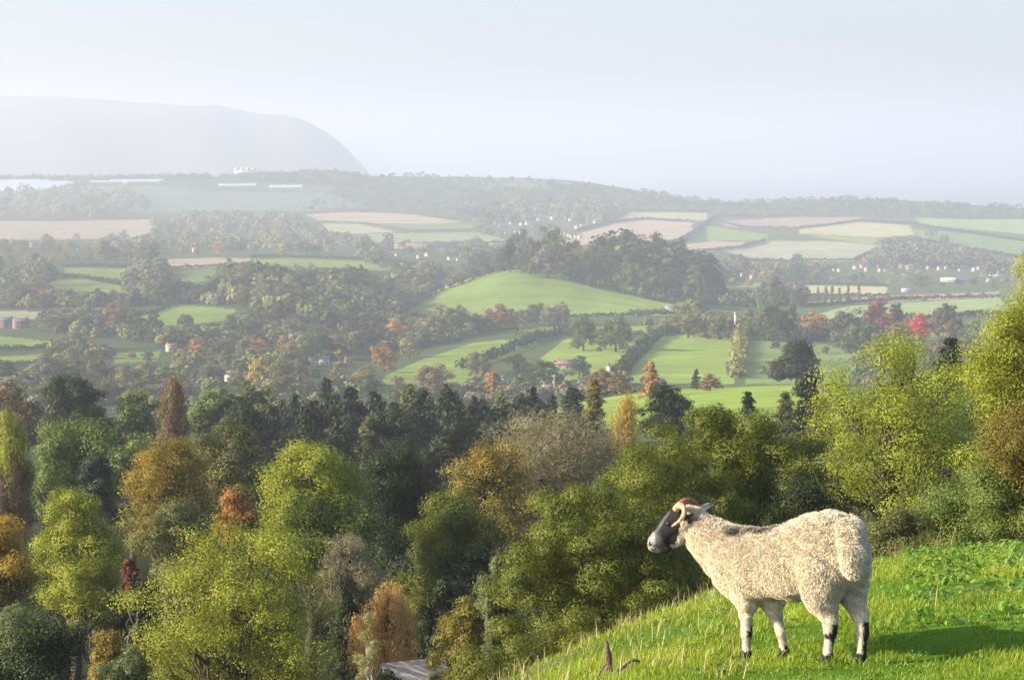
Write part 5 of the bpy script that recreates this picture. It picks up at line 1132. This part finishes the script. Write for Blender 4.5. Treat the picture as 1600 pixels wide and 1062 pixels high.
for s_ in (-1, 1):
    v_, q_ = ball(hp_(1044, 818, s_ * .050), .011); mobj('eye', np_mesh('eye', v_ - SORG, q_, mats=[plain_mat('eye', (0.02, 0.015, 0.01), .1, 1, .1, spec=.8)], smooth=True), sheep)
# short hair of face and legs, lying along the skin
tri = np.vstack([sQ[:, [0, 1, 2]], sQ[:, [0, 2, 3]]]); tri = tri[(~wool_mask)[tri].all(1)]
A_ = np.linalg.norm(np.cross(sV[tri[:, 1]] - sV[tri[:, 0]], sV[tri[:, 2]] - sV[tri[:, 0]]), axis=1); A_ /= A_.sum(); NF = 16000
k = wr.choice(len(tri), NF, p=A_); u = wr.dirichlet((1, 1, 1), NF)[:, :, None]; Pf = (sV2[tri[k]] * u).sum(1); Nf = nrm(sN[tri[k, 0]]); Cf = col[tri[k, wr.integers(0, 3, NF)]] * wr.uniform(.7, 1.5, (NF, 1)) + .01
Tf = nrm(np.array([.9, .1, -.8]) + .4 * wr.normal(size=(NF, 3))); Tf = nrm(Tf - Nf * (Tf * Nf).sum(1, keepdims=True) + .22 * Nf); Bf = nrm(np.cross(Tf, Nf)) * .0012
lf_ = wr.uniform(.006, .012, (NF, 1)); Vf = np.stack([Pf - Bf, Pf + Bf, Pf + Tf * lf_], 1).reshape(-1, 3)
mobj('short_hair', np_mesh('short_hair', Vf - SORG, None, np.arange(NF * 3).reshape(-1, 3), mats=[WOOL], vcol=np.repeat(Cf, 3, axis=0)), sheep)
# ------------------------------------------------------------ grass of the knoll and what lies in it
gr = np.random.default_rng(17)
def blades(n, X, Y, hgt, wid, lean=.45, bendy=.6):
    Z = H(X, Y); m = len(X); a = gr.uniform(0, 2 * pi, m); ld_ = gr.uniform(.1, 1, m) * lean
    D = np.stack([np.cos(a) * ld_, np.sin(a) * ld_, np.ones(m)], -1); D = nrm(D); hh = hgt[:, None]
    base = np.stack([X, Y, Z - .01], -1); side = np.stack([-np.sin(a + gr.normal(size=m)), np.cos(a), np.zeros(m)], -1); side = nrm(side); ww = wid[:, None]
    q1 = base + D * hh * .55; D2 = nrm(D + np.stack([np.cos(a), np.sin(a), -.5 * np.ones(m)], -1) * (gr.random(m) * bendy)[:, None]); q2 = q1 + D2 * hh * .45
    V = np.stack([base - side * ww, base + side * ww, q1 + side * ww * .75, q1 - side * ww * .75, q2], 1).reshape(-1, 3); b = np.arange(m) * 5
    return V, np.stack([b, b + 1, b + 2, b + 3], -1), np.stack([b + 3, b + 2, b + 4], -1)
def spots(n, d0, d1, p0=-.08, p1=.34, pw=1.0):
    d = d0 * (d1 / d0) ** (gr.random(n) ** pw); tx = gr.uniform(p0, p1, n); return tx * d, d
def lowfreq(X, Y): return .5 + .5 * np.clip(np.sin(X * 1.9 + 1.7 * np.sin(Y * .9)) * .6 + np.sin(Y * 2.3 + X * 1.1 + 2) * .5 + .3 * np.sin(X * 5.1 - Y * 3.7), -1, 1)
NG = 480000
X, Y = spots(NG, 6.8, 27, -.03, .33); lf = lowfreq(X, Y); worn_ = np.clip(np.sin(X * 1.3 + 2.1 * np.sin(Y * .7)) * np.sin(Y * 1.1 + X * .8) * 2 - 1.1, 0, 1); keep = gr.random(NG) < (.45 + .55 * lf) * (1 - .55 * worn_); X, Y, lf = X[keep], Y[keep], lf[keep]
tuft = gr.random(len(X)) ** 2
hg = (.016 + .055 * tuft * (0.2 + lf)) * (.55 + 1.0 * np.clip(np.sin(X * 13 + 2 * np.sin(Y * 9)) * np.sin(Y * 11 + X * 5) + .35, 0, 1)) * gr.uniform(.7, 1.2, len(X)); wd = (.0014 + .00016 * Y) * gr.uniform(.7, 1.3, len(X))
V, q_, t3 = blades(len(X), X, Y, hg, wd)
GM = leaf_mat((0.12, 0.215, 0.016), (0.35, 0.41, 0.045), .42, .5)
ti = np.clip(.65 * lf - .12 + .25 * gr.random(len(X)) + .25 * gr.random(len(X)) - .05, 0, 1); ti = np.concatenate([ti, ti])
mark(mobj('grass', np_mesh('grass', V, q_, t3, mats=[GM], fattr=ti)), 'short bright green sunlit turf covering the knoll under the sheep', 'grass', kind='stuff')
# long straw coloured stems, thick along the brow and left of the sheep
ns = 1300; X, Y = spots(ns, 9, 22, -.02, .12); X2, Y2 = spots(500, 12, 24, .05, .33); X = np.concatenate([X, X2]); Y = np.concatenate([Y, Y2])
hs_ = .05 + .17 * gr.random(len(X)) ** 2; V, q_, t3 = blades(len(X), X, Y, hs_, .0016 + 0 * X + .0001 * Y, .5, .9)
DM = leaf_mat((0.34, 0.26, 0.12), (0.52, 0.44, 0.24), .3, .7)
mark(mobj('dry_grass', np_mesh('dry_grass', V, q_, t3, mats=[DM], fattr=gr.random(len(X) * 2))), 'dry straw coloured stems scattered through the green turf', 'dry grass', kind='stuff')
# rank growth along the brow behind the sheep
m = 2600; px_ = gr.normal(1370, 55, m); Y = gr.uniform(24, 34, m); X = (px_ - 800) / F * Y; V, q_, t3 = blades(m, X, Y, gr.uniform(.12, .62, m) * (0.6 + .8 * lowfreq(X * 2, Y)), .004 + 0 * X, .5, .7)
mark(mobj('tall_grass', np_mesh('tall_grass', V, q_, t3, mats=[leaf_mat((0.16, 0.15, 0.05), (0.38, 0.30, 0.14), .35, .7)], fattr=gr.random(m * 2))), 'tall faded grass along the brow behind the sheep', 'grass', kind='stuff')
# broad leaved weeds at the right of the slope
def weeds(n, px0, px1, d0, d1, leafs, size, hgt, mat, name, lab):
    Vs = []
    for i in range(n):
        y = gr.uniform(d0, d1); x = (gr.uniform(px0, px1) - 800) / F * y; z = Hs(x, y); k = leafs; a = gr.uniform(0, 2 * pi, k); hh = gr.random(k) * hgt * gr.uniform(.6, 1.2); r_ = gr.uniform(.3, 1, k) * size * 1.6
        P = np.stack([x + np.cos(a) * r_, y + np.sin(a) * r_, z + hh + .02], -1); Nn = nrm(np.stack([np.cos(a) * .5, np.sin(a) * .5, np.ones(k)], -1) + .35 * gr.normal(size=(k, 3))); T_ = np.stack([np.cos(a), np.sin(a), -.3 * np.ones(k)], -1)
        s = size * gr.uniform(.6, 1.3, k); Vs.append(leaf_quads(P, Nn, T_, s * 1.6, s * .8))
    V = np.concatenate(Vs); mark(mobj(name, np_mesh(name, V, quads_of(len(V) // 4), mats=[mat], fattr=gr.random(len(V) // 4))), lab, 'weeds', kind='stuff')
weeds(210, 1420, 1640, 11, 21.5, 12, .034, .09, leaf_mat((0.09, 0.20, 0.02), (0.20, 0.32, 0.04), .35, .5), 'nettles', 'nettles and weeds growing in the turf at the right edge')
weeds(300, 1000, 1620, 9, 20, 7, .018, .03, leaf_mat((0.07, 0.16, 0.02), (0.16, 0.28, 0.035), .3, .5), 'clover', 'low clover and plantain leaves dotted through the turf')
fl = np.random.default_rng(8); m = 34; px_ = fl.uniform(940, 1560, m); Y = fl.uniform(8.8, 14, m); X = (px_ - 800) / F * Y; P = np.stack([X, Y, H(X, Y) + .03], -1)
V = leaf_quads(P, nrm(fl.normal(size=(m, 3)) * .6 + [0, -.4, 1]), fl.normal(size=(m, 3)), fl.uniform(.02, .035, m), fl.uniform(.01, .02, m))
mark(mobj('fallen_leaves', np_mesh('fallen_leaves', V, quads_of(m), mats=[leaf_mat((0.20, 0.08, 0.03), (0.40, 0.22, 0.10), .2, .7)], fattr=fl.random(m))), 'small brown fallen leaves lying in the turf', 'leaves', kind='stuff')
# broken stake and a curved dead branch at the bottom
WD = plain_mat('dead_wood', (0.16, 0.105, 0.07), .9, 40, .35, .6); WG = plain_mat('grey_dead_wood', (0.24, 0.19, 0.15), .9, 40, .3, .5)
def g_at(px, d): x = (px - 800) / F * d; return np.array([x, d, Hs(x, d)])
b = g_at(953, 9.75); tp_ = at(947, 1000, 9.75)
P = np.array([b + [0, 0, -.1], b * .6 + tp_ * .4 + [.008, 0, 0], b * .25 + tp_ * .75 + [.004, 0, 0], tp_]); v_, q_ = tube(smooth_path(P, 12), np.array([.019, .02, .02, .019, .018, .0185, .017, .015, .013, .012, .009, .004]), 8)
mark(mobj('broken_stake', np_mesh('broken_stake', v_, q_, mats=[WD], smooth=True)), 'upright broken brown stake jutting from the turf at the bottom', 'stake')
r = empty('dead_branch', g_at(962, 9.6)); o_ = np.array(r.location); mark(r, 'curved grey dead branch lying beside the broken stake', 'branch')
def gp(px, row, d): return at(px, row, d)
P = smooth_path([gp(930, 1068, 9.55), gp(958, 1052, 9.55), gp(975, 1040, 9.6), gp(985, 1032, 9.65), gp(994, 1031, 9.7), gp(1000, 1033, 9.75)], 18); v_, q_ = tube(P - o_, np.linspace(.013, .006, 18), 8); mobj('limb', np_mesh('limb', v_, q_, mats=[WG], smooth=True), r)
P = smooth_path([gp(935, 1066, 9.5), gp(936, 1052, 9.5), gp(942, 1042, 9.52), gp(948, 1036, 9.55)], 12); v_, q_ = tube(P - o_, np.linspace(.008, .004, 12), 6); mobj('twig', np_mesh('twig', v_, q_, mats=[WG], smooth=True), r)
